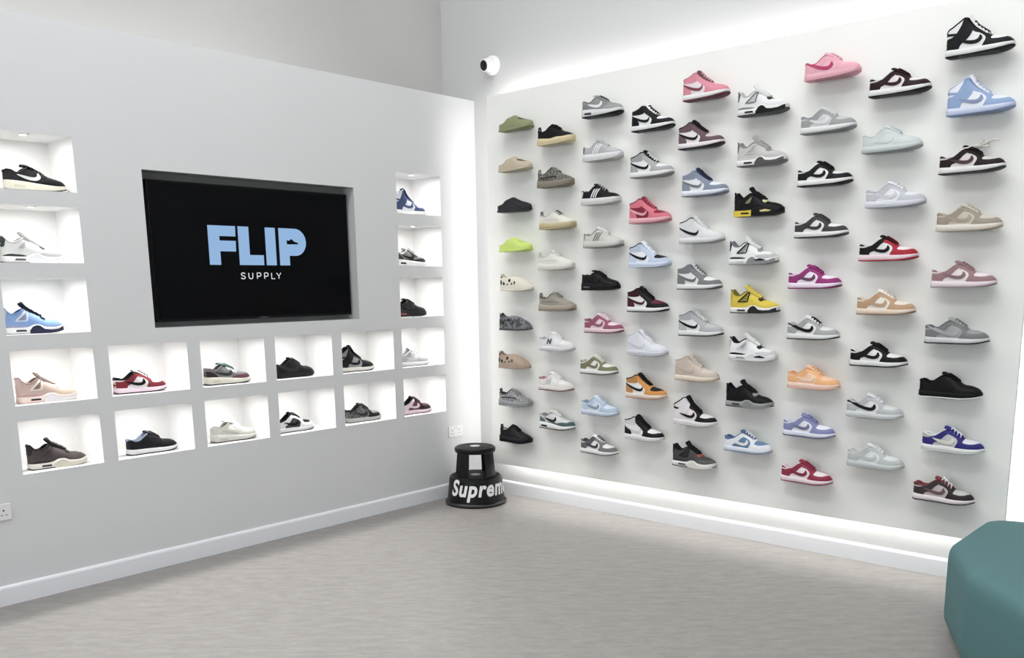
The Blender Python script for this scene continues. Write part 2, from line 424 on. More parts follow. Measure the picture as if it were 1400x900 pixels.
SOLEP = {
 'four': [('heel_sole', 'hsole', [[(0, -1), (0, .08), (.33, .08), (.40, .03), (.36, -1)]]), ('sole_wedge', 'wedge', [[(.36, -1), (.41, .016), (.46, .036), (.52, .043), (.57, .040), (.64, .022), (.74, .018), (.86, .020), (.93, .030), (.97, .034), (.93, -1)]]),
          ('heel_window', 'win', [[(.19, .013), (.36, .012), (.35, .021), (.20, .022)]]), ('sole_flash', 'flash', [[(.58, .026), (.62, .020), (.78, .020), (.82, .025), (.70, .033)]])],
 'runner': [('heel_window', 'win', [[(.12, .016), (.30, .014), (.28, .026), (.13, .028)]])],
}
CACHE = {}
def shared(key, fn, smooth=True):
    if key not in CACHE:
        bm = fn(); me = bpy.data.meshes.new(key[-1] if isinstance(key, tuple) else key); bm.normal_update(); bm.to_mesh(me); bm.free()
        if smooth:
            for p in me.polygons: p.use_smooth = True
            me.set_sharp_from_angle(angle=math.radians(50))
        me.materials.append(None); CACHE[key] = me
    return CACHE[key]
C = dict(w=(232, 232, 230), k=(22, 22, 25), g=(150, 152, 154), lg=(192, 194, 196), dg=(84, 86, 90), cr=(226, 220, 202), sk=(28, 28, 30))
def col(v): return C[v] if isinstance(v, str) else v
def M(v, rough=.55):
    if v is None: return None
    if isinstance(v, bpy.types.Material): return v
    return mat(shoe_rgb(col(v)), rough, .05, 90, spec=.18)
def shoe(kind, loc, rz, label, cat, group, base='w', name=None, **k):
    l = LASTS[kind]
    nm = name or {'low': 'sneaker', 'mid': 'mid_top_sneaker', 'high': 'high_top_sneaker', 'four': 'basketball_sneaker', 'knit': 'knit_sneaker', 'stripe': 'striped_sneaker', 'runner': 'running_shoe', 'slide': 'slide_sandal', 'foam': 'foam_clog'}[kind]
    root = empty(nm, loc, rz, label, cat, group)
    tick = k.get('tick', None)
    ov = k.get('ov', base)
    lining = k.get('lin', base)
    cmap = dict(base=base, ov=ov, heel=k.get('heel', ov), ankle=k.get('ankle', ov), tab=k.get('tab', ov), toe=k.get('toe', base), tick=tick, lace=k.get('lace', ov), tongue=k.get('tongue', base),
                collar=k.get('collar', lining), lin=lining, mid=k.get('mid', 'w'), out=k.get('out', ov), slit=k.get('slit', 'sk'), low=k.get('low'), net=k.get('net', 'g'), wing=k.get('wing', 'w'), loop=k.get('loop', k.get('wing', 'w')),
                wedge=k.get('wedge', ov), win=k.get('win', 'k'), hsole=k.get('hsole'), flash=k.get('flash'), band=k.get('band'), eye=k.get('eye'))
    def add(pn, me, c, rough=.55):
        if c is None: return None
        return link(pn, me, M(c, rough), root)
    if kind in ('slide', 'foam'):
        add('upper', shared((kind, 'upper'), lambda: upper_mesh(l)), cmap['base'])
        add('footbed', shared((kind, 'footbed'), lambda: lining_mesh(l) if kind == 'foam' else footbed_mesh(l)), cmap['lin'])
        if kind == 'foam': add('collar', shared((kind, 'collar'), lambda: collar_mesh(l, .0022)), cmap['base'])
        add('sole', shared((kind, 'sole'), lambda: sole_mesh(l, l.zb, lambda t: l.zt(t)-.001)), k.get('out', base))
        for pn, ck, polys, off in PARTS[kind]:
            def f(polys=polys, off=off):
                bm = nb(); [patch(bm, l, p, off, soft=1) for p in polys]; return bm
            add(pn, shared((kind, pn), f), cmap[ck])
        return root
    add('upper', shared((kind, 'upper'), lambda: upper_mesh(l)), cmap['base'])
    add('lining', shared((kind, 'lining'), lambda: lining_mesh(l)), cmap['lin'], .9)
    add('collar', shared((kind, 'collar'), lambda: collar_mesh(l)), cmap['collar'], .8)
    mo = l.mo
    add('midsole', shared((kind, 'midsole'), lambda: sole_mesh(l, lambda t: l.zb(t)+mo-.0005, l.zt)), cmap['mid'], .5)
    add('outsole', shared((kind, 'outsole'), lambda: sole_mesh(l, l.zb, lambda t: l.zb(t)+mo, .0006)), cmap['out'], .6)
    for pn, ck, polys in SOLEP.get(kind, []):
        def f(polys=polys, pn=pn):
            bm = nb(); [patch(bm, l, p, .0030 if pn in ('heel_window', 'sole_flash') else .0016, sole=True) for p in polys]; return bm
        if pn in ('heel_window', 'sole_flash'):
            for sd in (-1, 1):
                def f3(polys=polys, sd=sd):
                    bm = nb(); [patch(bm, l, p, .0030, sole=True, sides=(sd,)) for p in polys]; return bm
                add(pn, shared((kind, sd, pn), f3), cmap[ck])
            continue
        add(pn, shared((kind, pn), f), cmap[ck])
    for pn, ck, polys, off in PARTS[kind]:
        key = pn
        if pn == 'side_mark' and k.get('long'): polys = [LTICK]; key = 'long_mark'
        if pn == 'side_mark' and k.get('letter'): polys = [N550]; key = 'letter_mark'
        def f(polys=polys, off=off, pn=pn):
            bm = nb(); [patch(bm, l, p, off, soft=(0 if pn == 'side_mark' and polys[0] is N550 else 1)) for p in polys]; return bm
        if pn in ('side_mark', 'side_band', 'net_panel', 'side_stripe'):
            for sd in (-1, 1):
                def f2(polys=polys, off=off, sd=sd):
                    bm = nb(); [patch(bm, l, p, off, soft=(0 if polys[0] is N550 else 1), sides=(sd,)) for p in polys]; return bm
                add(pn, shared((kind, key, sd, pn), f2), cmap[ck])
            continue
        add(pn, shared((kind, key), f), cmap[ck])
    if k.get('has_tongue', True):
        p = TONGUE[kind]
        add('tongue', shared((kind, 'tongue'), lambda: tongue_mesh(l, *p)), cmap['tongue'], .8)
    if k.get('has_lace', True):
        a, b, n = LACE[kind]; bow = k.get('bow', False)
        add('laces', shared((kind, 'bow' if bow else 'laces'), lambda: lace_mesh(l, kind, a, b, n, bow=bow)), cmap['lace'], .85)
    if kind == 'knit' and k.get('pull', True):
        def f():
            bm = nb(); tube(bm, [(.004, 0, .084), (-.002, 0, .104), (.001, 0, .118), (.010, 0, .121), (.016, 0, .108), (.014, 0, .090)], .0055, 8); return bm
        add('heel_tab', shared((kind, 'pull'), f), cmap['ov'])
    return root
def footbed_mesh(l):
    bm = nb(); ts = [.004+.42*i/16 for i in range(17)]; rows = []
    for t in ts:
        a = l.P(t, 1, -1); z = min(a.z, .050)-.001
        rows.append([bm.verts.new((a.x, -abs(a.y)*(1-2*j/6)*1.0, z-.004*(1-(1-2*j/6)**2))) for j in range(7)])
    grid_faces(bm, rows); return bm

# ------------------------------------------------------------------ measured layout
D = .33                              # thickness of the false wall on the left
NY = [(-3.3933, -2.9737), (-2.8918, -2.4315), (-2.3491, -1.9165), (-1.8384, -1.4001), (-1.3209, -.8663), (-.7891, -.3706)]
NZ = [(2.1045, 2.3825), (1.7438, 2.0279), (1.3839, 1.6651), (1.0238, 1.3036), (.6664, .9434)]
TVR = (-2.614, -1.160, 1.3877, 2.2517)
HT = 2.9496; PE = .14; PX0, PX1, PZ0, PZ1 = .2642, 3.8437, .2644, 2.9253
ROOM = dict(x0=-D, x1=6.6, y0=-7.2, y1=0, z=5.6)
white = mat((228, 228, 227), .7, .012, 2)
wallm = mat((206, 207, 207), .62, .012, 1.3)
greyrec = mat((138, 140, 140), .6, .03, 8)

# floor: mottled light grey vinyl
def floor_mat():
    m = bpy.data.materials.new('floor_vinyl'); m.use_nodes = True; nt = m.node_tree; b = nt.nodes['Principled BSDF']
    tc = nt.nodes.new('ShaderNodeTexCoord'); mp = nt.nodes.new('ShaderNodeMapping'); mp.inputs['Scale'].default_value = (2.4, 7.0, 1); m0 = nt.nodes.new('ShaderNodeMapping'); m0.inputs['Rotation'].default_value = (0, 0, -.73)
    n1 = nt.nodes.new('ShaderNodeTexNoise'); n1.inputs['Scale'].default_value = 3.2; n1.inputs['Detail'].default_value = 9; n1.inputs['Roughness'].default_value = .72
    n2 = nt.nodes.new('ShaderNodeTexNoise'); n2.inputs['Scale'].default_value = 14; n2.inputs['Detail'].default_value = 6; n2.inputs['Roughness'].default_value = .75
    r1 = nt.nodes.new('ShaderNodeValToRGB'); r1.color_ramp.elements[0].position = .36; r1.color_ramp.elements[1].position = .66
    r1.color_ramp.elements[0].color = (*lin((132, 128, 124)), 1); r1.color_ramp.elements[1].color = (*lin((151, 147, 142)), 1)
    r2 = nt.nodes.new('ShaderNodeValToRGB'); r2.color_ramp.elements[0].position = .38; r2.color_ramp.elements[1].position = .62
    r2.color_ramp.elements[0].color = (.88, .88, .88, 1); r2.color_ramp.elements[1].color = (1, 1, 1, 1)
    mx = nt.nodes.new('ShaderNodeMix'); mx.data_type = 'RGBA'; mx.blend_type = 'MULTIPLY'; mx.inputs[0].default_value = .7
    nt.links.new(tc.outputs['Object'], m0.inputs[0]); nt.links.new(m0.outputs[0], mp.inputs[0]); nt.links.new(mp.outputs[0], n1.inputs[0]); nt.links.new(mp.outputs[0], n2.inputs[0])
    nt.links.new(n1.outputs['Fac'], r1.inputs[0]); nt.links.new(n2.outputs['Fac'], r2.inputs[0])
    nt.links.new(r1.outputs[0], mx.inputs[6]); nt.links.new(r2.outputs[0], mx.inputs[7]); nt.links.new(mx.outputs[2], b.inputs['Base Color'])
    b.inputs['Roughness'].default_value = .42; b.inputs['Specular IOR Level'].default_value = .35
    return m
def slab(name, x0, x1, y0, y1, z0, z1, m):
    o = from_bm(name, box(nb(), x0, x1, y0, y1, z0, z1), m); tag(o, kind='structure'); return o
R = ROOM; T = .12
slab('floor', R['x0']-T, R['x1']+T, R['y0']-T, R['y1']+T, -.1, 0, floor_mat())
slab('ceiling', R['x0']-T, R['x1']+T, R['y0']-T, R['y1']+T, R['z'], R['z']+.1, white)
slab('wall_back', R['x0']-T, R['x1']+T, 0, T, 0, R['z'], mat((196, 197, 196), .62, .012, 1.4))
slab('wall_right', R['x1'], R['x1']+T, R['y0'], 0, 0, R['z'], wallm)
slab('wall_front', R['x0']-T, R['x1']+T, R['y0']-T, R['y0'], 0, R['z'], wallm)
slab('wall_left_upper', R['x0']-T, R['x0'], R['y0'], 0, 0, R['z'], mat((178, 178, 175), .65, .012, 1.3))

# false wall with the lit niches and the screen recess
holes = []
for c, (a, b) in enumerate(NY):
    for r, (z0, z1) in enumerate(NZ):
        if c in (0, 5) or r >= 3: holes.append((a, b, z0, z1, c, r))
def wall_left():
    bm = nb(); allh = [h[:4] for h in holes]+[TVR]
    ys = sorted(set([R['y0'], 0]+[v for h in allh for v in h[:2]])); zs = sorted(set([0, HT]+[v for h in allh for v in h[2:]]))
    V = {}
    def vert(y, z, x=0.):
        k = (round(x, 5), round(y, 5), round(z, 5))
        if k not in V: V[k] = bm.verts.new((x, y, z))
        return V[k]
    for y0, y1 in zip(ys, ys[1:]):
        for z0, z1 in zip(zs, zs[1:]):
            cy, cz = (y0+y1)/2, (z0+z1)/2
            if any(h[0] < cy < h[1] and h[2] < cz < h[3] for h in allh): continue
            f = bm.faces.new((vert(y0, z0), vert(y1, z0), vert(y1, z1), vert(y0, z1))); f.material_index = 0
    q = bm.faces.new((vert(R['y0'], HT), vert(0, HT), vert(0, HT, -D), vert(R['y0'], HT, -D)))
    for h in allh:
        tv = h is TVR; dp = -.11 if tv else -.31
        a, b, z0, z1 = h
        def quad(p, mi):
            f = bm.faces.new([bm.verts.new(v) for v in p]); f.material_index = mi
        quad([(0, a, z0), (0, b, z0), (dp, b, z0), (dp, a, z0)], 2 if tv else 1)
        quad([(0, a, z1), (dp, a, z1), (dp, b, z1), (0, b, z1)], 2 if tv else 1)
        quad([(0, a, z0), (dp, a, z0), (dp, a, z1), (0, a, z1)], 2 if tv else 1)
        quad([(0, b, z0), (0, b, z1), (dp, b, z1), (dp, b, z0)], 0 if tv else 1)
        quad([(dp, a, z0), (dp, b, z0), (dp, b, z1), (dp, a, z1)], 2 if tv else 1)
    me = bpy.data.meshes.new('wall_left'); bm.normal_update(); bm.to_mesh(me); bm.free()
    for m in (wallm, white, greyrec): me.materials.append(m)
    o = bpy.data.objects.new('wall_left', me); COL.objects.link(o); tag(o, kind='structure')
wall_left()
def baseboard(name, pts, axis):
    # profile: depth d, height z
    prof = [(0, 0), (.018, 0), (.018, .088), (.015, .097), (.008, .103), (0, .103)]
    bm = nb(); rows = []
    for e in pts:
        rows.append([bm.verts.new((d, e, z) if axis == 'y' else (e, -d, z)) for d, z in prof])
    grid_faces(bm, [r+[r[0]] for r in rows]); bmesh.ops.recalc_face_normals(bm, faces=bm.faces)
    o = from_bm(name, bm, mat((224, 226, 229), .35, .01, 3)); tag(o, kind='structure')
baseboard('baseboard_left', [R['y0'], 0], 'y'); baseboard('baseboard_back', [.018, R['x1']], 'x')

# ------------------------------------------------------------------ display panel with LED halo
pr = empty('display_panel', ((PX0+PX1)/2, 0, PZ0), 0, 'large pale grey shoe display panel mounted proud of the back wall', 'display panel')
def rel(o, root): o.parent = root; o.matrix_parent_inverse = Matrix.Translation(root.location).inverted(); return o
rel(from_bm('board', box(nb(), PX0, PX1, -PE, -PE+.022, PZ0, PZ1, .001), mat((239, 239, 234), .62, .012, 1.5)), pr)
ins = .045
rel(from_bm('backing_frame', box(nb(), PX0+ins, PX1-ins, -PE+.022, -.001, PZ0+ins, PZ1-ins), white), pr)
led = emit((255, 252, 250), 19.); led2 = emit((255, 252, 250), 17.)
yA, yB = -.085, -.060
for nm, b_ in (('top', (PX0+ins, PX1-ins, PZ1-ins, PZ1-ins+.008)), ('bottom', (PX0+ins, PX1-ins, PZ0+ins-.008, PZ0+ins)), ('near', (PX0+ins-.008, PX0+ins, PZ0+ins, PZ1-ins)), ('far', (PX1-ins, PX1-ins+.008, PZ0+ins, PZ1-ins))):
    s = rel(from_bm('led_strip', box(nb(), b_[0], b_[1], yA, yB, b_[2], b_[3]), led2 if nm == 'near' else led), pr)

# ------------------------------------------------------------------ television
tv = empty('television', (-.10, -1.87, 1.82), 0, 'large black flat screen television recessed in the left wall', 'television')
sy0, sy1, sz0, sz1 = -2.563, -1.183, 1.423, 2.206
rel(from_bm('casing', box(nb(), -.105, -.058, sy0-.004, sy1+.004, sz0-.006, sz1+.004, .003), mat((10, 10, 12), .4, spec=.2)), tv)
rel(from_bm('screen', box(nb(), -.0585, -.0560, sy0+.006, sy1-.006, sz0+.010, sz1-.006), mat((5, 6, 9), .2, .02, 3, spec=.1)), tv)
rel(from_bm('brand_badge', box(nb(), -.058, -.0555, -1.90, -1.84, sz0-.004, sz0+.004), mat((60, 62, 66), .3)), tv)
blue = emit((146, 182, 222), .88); wht = emit((225, 228, 235), .88)
def glyph(name, loops, m, x=-.0552, parent=tv, th=.0006):
    pts, faces = [], []
    for lp in loops: faces.append(list(range(len(pts), len(pts)+len(lp)))); pts += lp
    vs, es, fs, *_ = delaunay_2d_cdt([Vector(p) for p in pts], [], faces, 2 if len(loops) > 1 else 1, 1e-6)
    bm = nb(); V = [bm.verts.new((x, v[0], v[1])) for v in vs]
    for f in fs:
        cc = sum((Vector(vs[i]) for i in f), Vector((0, 0)))/len(f)
        if len(loops) > 1 and inside(cc, loops[1]): continue
        if not inside(cc, loops[0]): continue
        bm.faces.new([V[i] for i in f])
    bmesh.ops.recalc_face_normals(bm, faces=bm.faces)
    r = bmesh.ops.extrude_face_region(bm, geom=bm.faces[:])
    for v in r['geom']:
        if isinstance(v, bmesh.types.BMVert): v.co.x -= th
    return rel(from_bm(name, bm, m), parent)
z1_, z0_ = 1.973, 1.743
glyph('logo_letter', [[(-2.213, z1_), (-2.029, z1_), (-2.031, 1.912), (-2.139, 1.912), (-2.139, 1.886), (-2.031, 1.886), (-2.033, 1.823), (-2.139, 1.823), (-2.139, z0_), (-2.213, z0_)][::-1]], blue)
glyph('logo_letter', [[(-2.013, z1_), (-1.939, z1_), (-1.939, 1.804), (-1.842, 1.804), (-1.842, z0_), (-2.013, z0_)][::-1]], blue)
glyph('logo_letter', [[(-1.824, z1_), (-1.751, z1_), (-1.751, z0_), (-1.824, z0_)][::-1]], blue)
bow_ = [(-1.606+.083*math.sin(a), 1.888+.0845*math.cos(a)) for a in [PI*i/20 for i in range(21)]]
glyph('logo_letter', [([(-1.726, z1_)]+bow_+[(-1.652, 1.8035), (-1.652, z0_), (-1.726, z0_)])[::-1],
                      [(-1.669, 1.900), (-1.650, 1.897), (-1.634, 1.909), (-1.612, 1.892), (-1.588, 1.886), (-1.580, 1.876), (-1.668, 1.874)]], blue)
# SUPPLY as monoline letters
def mono(name, strokes, y, z, w, h, m, r=.0034):
    bm = nb()
    for s in strokes: 
        tube(bm, [(-.0552, y+p[0]*w, z+p[1]*h) for p in s], r, 6)
    for v in bm.verts: v.co.x = -.0556+(v.co.x+.0552)*.12
    return rel(from_bm(name, bm, m), tv)
SS = [[(.95, .82), (.75, .97), (.45, 1), (.15, .9), (.08, .72), (.25, .57), (.55, .48), (.85, .38), (.95, .22), (.8, .06), (.5, 0), (.2, .04), (.02, .2)]]
UU = [[(.05, 1), (.05, .35), (.18, .08), (.5, 0), (.82, .08), (.95, .35), (.95, 1)]]
PP = [[(.08, 0), (.08, 1), (.6, 1), (.88, .9), (.95, .72), (.88, .52), (.6, .42), (.1, .42)]]
LL = [[(.08, 1), (.08, 0), (.85, 0)]]
YY = [[(.0, 1), (.5, .45), (1, 1)], [(.5, .45), (.5, 0)]]
for st, y in ((SS, -2.011), (UU, -1.958), (PP, -1.900), (PP, -1.848), (LL, -1.797), (YY, -1.757)):
    mono('caption_letter', st, y, 1.660, .031, .036, wht)

# ------------------------------------------------------------------ niche downlights
dl_m = emit((255, 250, 244), 12.)
rim_m = mat((225, 225, 225), .3)
COLW = ['near end column', 'second column', 'third column', 'fourth column', 'fifth column', 'column nearest the corner']
ROWW = ['top', 'second', 'third', 'fourth', 'bottom']
NICHE_W = 1.25
for (a, b, z0, z1, c, r) in holes:
    cy = (a+b)/2
    rt = empty('downlight', (-.075, cy, z1), 0, 'small round white downlight in the %s niche of the %s' % (ROWW[r], COLW[c]), 'downlight', 'downlights in the shoe niches')
    bm = nb(); lathe(bm, [(.019, 0), (.026, 0), (.026, -.003), (.019, -.004)], 24); from_bm('trim_ring', bm, rim_m, rt, True, .6)
    bm = nb(); lathe(bm, [(0, -.0025), (.019, -.0025), (.019, 0)], 24); from_bm('lens', bm, dl_m, rt)
    ld = bpy.data.lights.new('niche_lamp', 'AREA'); ld.shape = 'DISK'; ld.size = .05; ld.energy = NICHE_W; ld.color = (1, .985, .97); ld.spread = PI
    lo = bpy.data.objects.new('niche_lamp', ld); COL.objects.link(lo); lo.location = (-.085, cy, z1-.008)

# ------------------------------------------------------------------ sockets
def socket(y, z, label):
    rt = empty('wall_socket', (0, y, z), 0, label, 'wall socket')
    from_bm('faceplate', box(nb(), 0, .009, -.073, .073, -.043, .043, .003), mat((222, 222, 222), .3), rt)
    for s in (-1, 1):
        bm = nb(); cy = s*.036
        box(bm, .0088, .0096, cy-.0035, cy+.0035, .004, .013); box(bm, .0088, .0096, cy-.015, cy-.008, -.018, -.0135); box(bm, .0088, .0096, cy+.008, cy+.015, -.018, -.0135)
        from_bm('pin_holes', bm, mat((45, 45, 45), .5), rt)
        from_bm('rocker_switch', box(nb(), .009, .013, s*.012-.005, s*.012+.005, .020, .034, .0015), mat((212, 212, 212), .3), rt)
socket(-3.546, .490, 'white double wall socket low on the left wall below the niches')
socket(-.285, .500, 'white double wall socket behind the black step stool')

# ------------------------------------------------------------------ security camera
cam_r = empty('security_camera', (.205, 0, 3.165), 0, 'white turret security camera high in the corner above the panel', 'security camera')
def yl(prof, n=36, c=(0, 0, 0), d=(0, -1, 0)):
    bm = nb(); lathe(bm, prof, n); q = Vector((0, 0, 1)).rotation_difference(Vector(d).normalized()).to_matrix().to_4x4()
    bmesh.ops.transform(bm, matrix=Matrix.Translation(c) @ q, verts=bm.verts); bmesh.ops.recalc_face_normals(bm, faces=bm.faces); return bm
wp = mat((236, 236, 234), .35)
from_bm('mount_base', yl([(0, 0), (.066, 0), (.068, .010), (.064, .028), (.052, .040), (0, .040)]), wp, cam_r, True, .7)
dv = Vector((-.05, -1, -.22)).normalized()
ball = Vector((-.002, -.052, -.004))
from_bm('ball_housing', yl([(0.0001, -.048)]+[(.049*math.cos(a), .049*math.sin(a)) for a in [(-.45+.92*i/12)*PI for i in range(9)]]+[(.040, .040), (.034, .046)], c=ball, d=dv), wp, cam_r, True, .9)
from_bm('lens', yl([(0, .050), (.030, .050), (.036, .046), (.036, .038), (0, .038)], c=ball, d=dv), mat((10, 10, 12), .12), cam_r, True, .6)
bm = nb(); rim = yl([(.036, .049), (.042, .047), (.044, .038), (.036, .036)], c=ball, d=dv); from_bm('lens_ring', rim, wp, cam_r, True, .6)

# ------------------------------------------------------------------ step stool
SX, SY = .300, -.372
st = empty('step_stool', (SX, SY, 0), 0, 'black round two-step rolling stool with white lettering in the corner', 'step stool')
blk = mat((7, 7, 8), .34, .1, 120, .15, spec=.3); blk2 = mat((12, 12, 13), .6, .25, 160, .5, spec=.3)
from_bm('lower_body', lathe(nb(), [(.2135, .0), (.222, .004), (.226, .018), (.222, .026), (.215, .030), (.196, .196), (.192, .206), (.183, .210), (.0, .210)], 64), blk, st, True, .6)
bm = nb(); lathe(bm, [(.2265, .010), (.2295, .014), (.2295, .020), (.2265, .024)], 64); from_bm('rubber_bumper', bm, mat((48, 48, 50), .5), st, True)
def tread(z, r):
    bm = nb(); lathe(bm, [(0, z)]+[(r*(i+1)/14, z+(.0016 if i % 2 else 0)) for i in range(14)], 56); return bm
from_bm('lower_tread', tread(.2115, .180), blk2, st)
# upper drum: four wide legs between openings and a ring at the top
def drum(bm, a0, a1, r0, r1, z0, z1, th=.012, n=10):
    A = []
    for i in range(n+1):
        a = a0+(a1-a0)*i/n; ca, sa = math.cos(a), math.sin(a)
        A.append([bm.verts.new((r*ca, r*sa, z)) for r, z in ((r0, z0), (r1, z1), (r1-th, z1), (r0-th, z0))])
    grid_faces(bm, [q+[q[0]] for q in A]); bm.faces.new(A[0]); bm.faces.new(A[-1][::-1]); bmesh.ops.recalc_face_normals(bm, faces=bm.faces)
view = math.atan2(-5.105-SY, 5.012-SX)
for k_ in range(4):
    cen = view+math.radians(5)+PI/4+k_*PI/2
    bm = nb(); drum(bm, cen-.36, cen+.36, .158, .140, .210, .392, .010); from_bm('support_leg', bm, blk, st, True, .6)
from_bm('top_ring', lathe(nb(), [(.128, .385), (.1385, .385), (.147, .388), (.152, .396), (.152, .416), (.148, .424), (.138, .428), (0, .428), (0, .420), (.126, .420), (.128, .385)], 64), blk, st, True, .6)
from_bm('top_tread', tread(.4285, .134), blk2, st)
bm = nb(); lathe(bm, [(0, .4305), (.036, .4305), (.038, .429)], 32); from_bm('tread_badge', bm, mat((190, 190, 190), .4), st)
bm = nb(); lathe(bm, [(0, .2135), (.036, .2135), (.038, .212)], 32); from_bm('tread_badge', bm, mat((170, 170, 170), .4), st)
# lettering bent round the cone
def wrap_text(body, h, parent, m, start):
    cu = bpy.data.curves.new('lettering', 'FONT'); cu.body = body; cu.size = 1; cu.offset = .033; cu.shear = .22; cu.space_character = 1.12; cu.resolution_u = 6
    to = bpy.data.objects.new('tmp', cu); COL.objects.link(to); bpy.context.view_layer.update()
    me = bpy.data.meshes.new_from_object(to.evaluated_get(bpy.context.evaluated_depsgraph_get())); bpy.data.objects.remove(to)
    bm = nb(); bm.from_mesh(me); bpy.data.meshes.remove(me)
    bmesh.ops.triangulate(bm, faces=bm.faces)
    for _ in range(3):
        bmesh.ops.subdivide_edges(bm, edges=[e for e in bm.edges if abs(e.verts[0].co.x-e.verts[1].co.x) > .08], cuts=1); bmesh.ops.triangulate(bm, faces=bm.faces)
    s = h/.73; zc = .133
    for v in bm.verts:
        z = zc+(v.co.y-.28)*s*.98; r = .215-(z-.030)*(.019/.166)+.0012
        a = start+v.co.x*s*.80/.2
        v.co = Vector((r*math.cos(a), r*math.sin(a), z))
    return from_bm('lettering', bm, m, parent)
wrap_text('Supreme', .120, st, mat((228, 228, 228), .5), view-1.02)

# ------------------------------------------------------------------ teal ottoman
def ottoman():
    pts = [(3.775, -.80), (3.78, -.20), (4.25, -.12), (4.95, -.22), (5.10, -.95), (4.62, -1.88), (3.99, -1.25)]
    n = len(pts); rad = .13; out = []
    for i in range(n):
        p = Vector(pts[i]); a = (Vector(pts[i-1])-p).normalized(); b = (Vector(pts[(i+1) % n])-p).normalized()
        ang = a.angle(b); d = rad/math.tan(ang/2); d = min(d, .2)
        A = p+a*d; B = p+b*d
        for j in range(9):
            t = j/8; out.append(A*(1-t)**2+p*2*t*(1-t)+B*t*t)
    cen = sum(out, Vector((0, 0)))/len(out)
    def rows(prof):
        bm = nb(); rs = []
        for ins_, z in prof:
            rs.append([bm.verts.new((*(cen+(q-cen)*(1-ins_/(q-cen).length)), z)) for q in out])
        for a, b in zip(rs, rs[1:]):
            m_ = len(out)
            for i in range(m_): bm.faces.new((a[i], a[(i+1) % m_], b[(i+1) % m_], b[i]))
        return bm, rs
    prof = [(.055, .020), (.032, .023), (.014, .034), (.004, .055), (0, .09), (0, .34), (.004, .375), (.014, .398), (.03, .412), (.055, .420), (.12, .425), (.30, .430)]
    bm, rs = rows(prof); bm.faces.new(rs[-1]); bm.faces.new(rs[0][::-1])
    bmesh.ops.transform(bm, matrix=Matrix.Translation((-cen.x, -cen.y, 0)), verts=bm.verts)
    rt = empty('ottoman', (cen.x, cen.y, 0), 0, 'rounded teal upholstered ottoman at the right end of the shoe panel', 'ottoman')
    from_bm('cushion_body', bm, mat((78, 113, 114), .9, .05, 250, .3), rt, True, .9)
    bm, rs = rows([(.10, 0), (.10, .024)]); bm.faces.new(rs[-1]); bm.faces.new(rs[0][::-1])
    bmesh.ops.transform(bm, matrix=Matrix.Translation((-cen.x, -cen.y, 0)), verts=bm.verts)
    from_bm('plinth', bm, mat((18, 18, 20), .6), rt)
    bm, rs = rows([(.0010, .366), (-.0035, .370), (-.0035, .374), (.005, .378)])
    bmesh.ops.transform(bm, matrix=Matrix.Translation((-cen.x, -cen.y, 0)), verts=bm.verts)
ottoman()

# ------------------------------------------------------------------ shoes on the display panel
XS = {'A': [.452, .442, .425, .436, .439, .425, .411, .41, .413], 'B': [.807, .804, .82, .803, .807, .81, .8, .804],
 'C': [1.189, 1.195, 1.183, 1.199, 1.186, 1.207, 1.173, 1.185, 1.178], 'D': [1.577, 1.57, 1.566, 1.567, 1.556, 1.559, 1.552, 1.545],
 'E': [1.944, 1.918, 1.948, 1.936, 1.928, 1.944, 1.925, 1.92, 1.918], 'F': [2.305, 2.312, 2.302, 2.281, 2.296, 2.298, 2.286, 2.283],
 'G': [2.7, 2.689, 2.683, 2.679, 2.655, 2.662, 2.675, 2.661, 2.661], 'H': [3.053, 3.033, 3.067, 3.048, 3.052, 3.031, 3.026, 3.046],
 'I': [3.419, 3.442, 3.425, 3.431, 3.426, 3.413, 3.404, 3.437, 3.41]}
ZO = [2.650, 2.380, 2.107, 1.834, 1.560, 1.281, 1.006, .730, .462]
ZE = [2.520, 2.246, 1.970, 1.700, 1.422, 1.148, .871, .598]
ORD = ['first', 'second', 'third', 'fourth', 'fifth', 'sixth', 'seventh', 'eighth', 'ninth']
w = 'w'; k = 'k'; g = 'g'; lg = 'lg'; dg = 'dg'; cr = 'cr'
OW = (228, 226, 218)
greycamo = two_tone((48, 49, 52), (104, 106, 108), 38)
knitgrey = two_tone((150, 150, 150), (88, 90, 92), 120)
knitcream = two_tone((214, 211, 198), (120, 122, 118), 110)
elephant = two_tone((26, 26, 28), (120, 120, 122), 150)
taupe = (150, 142, 128)
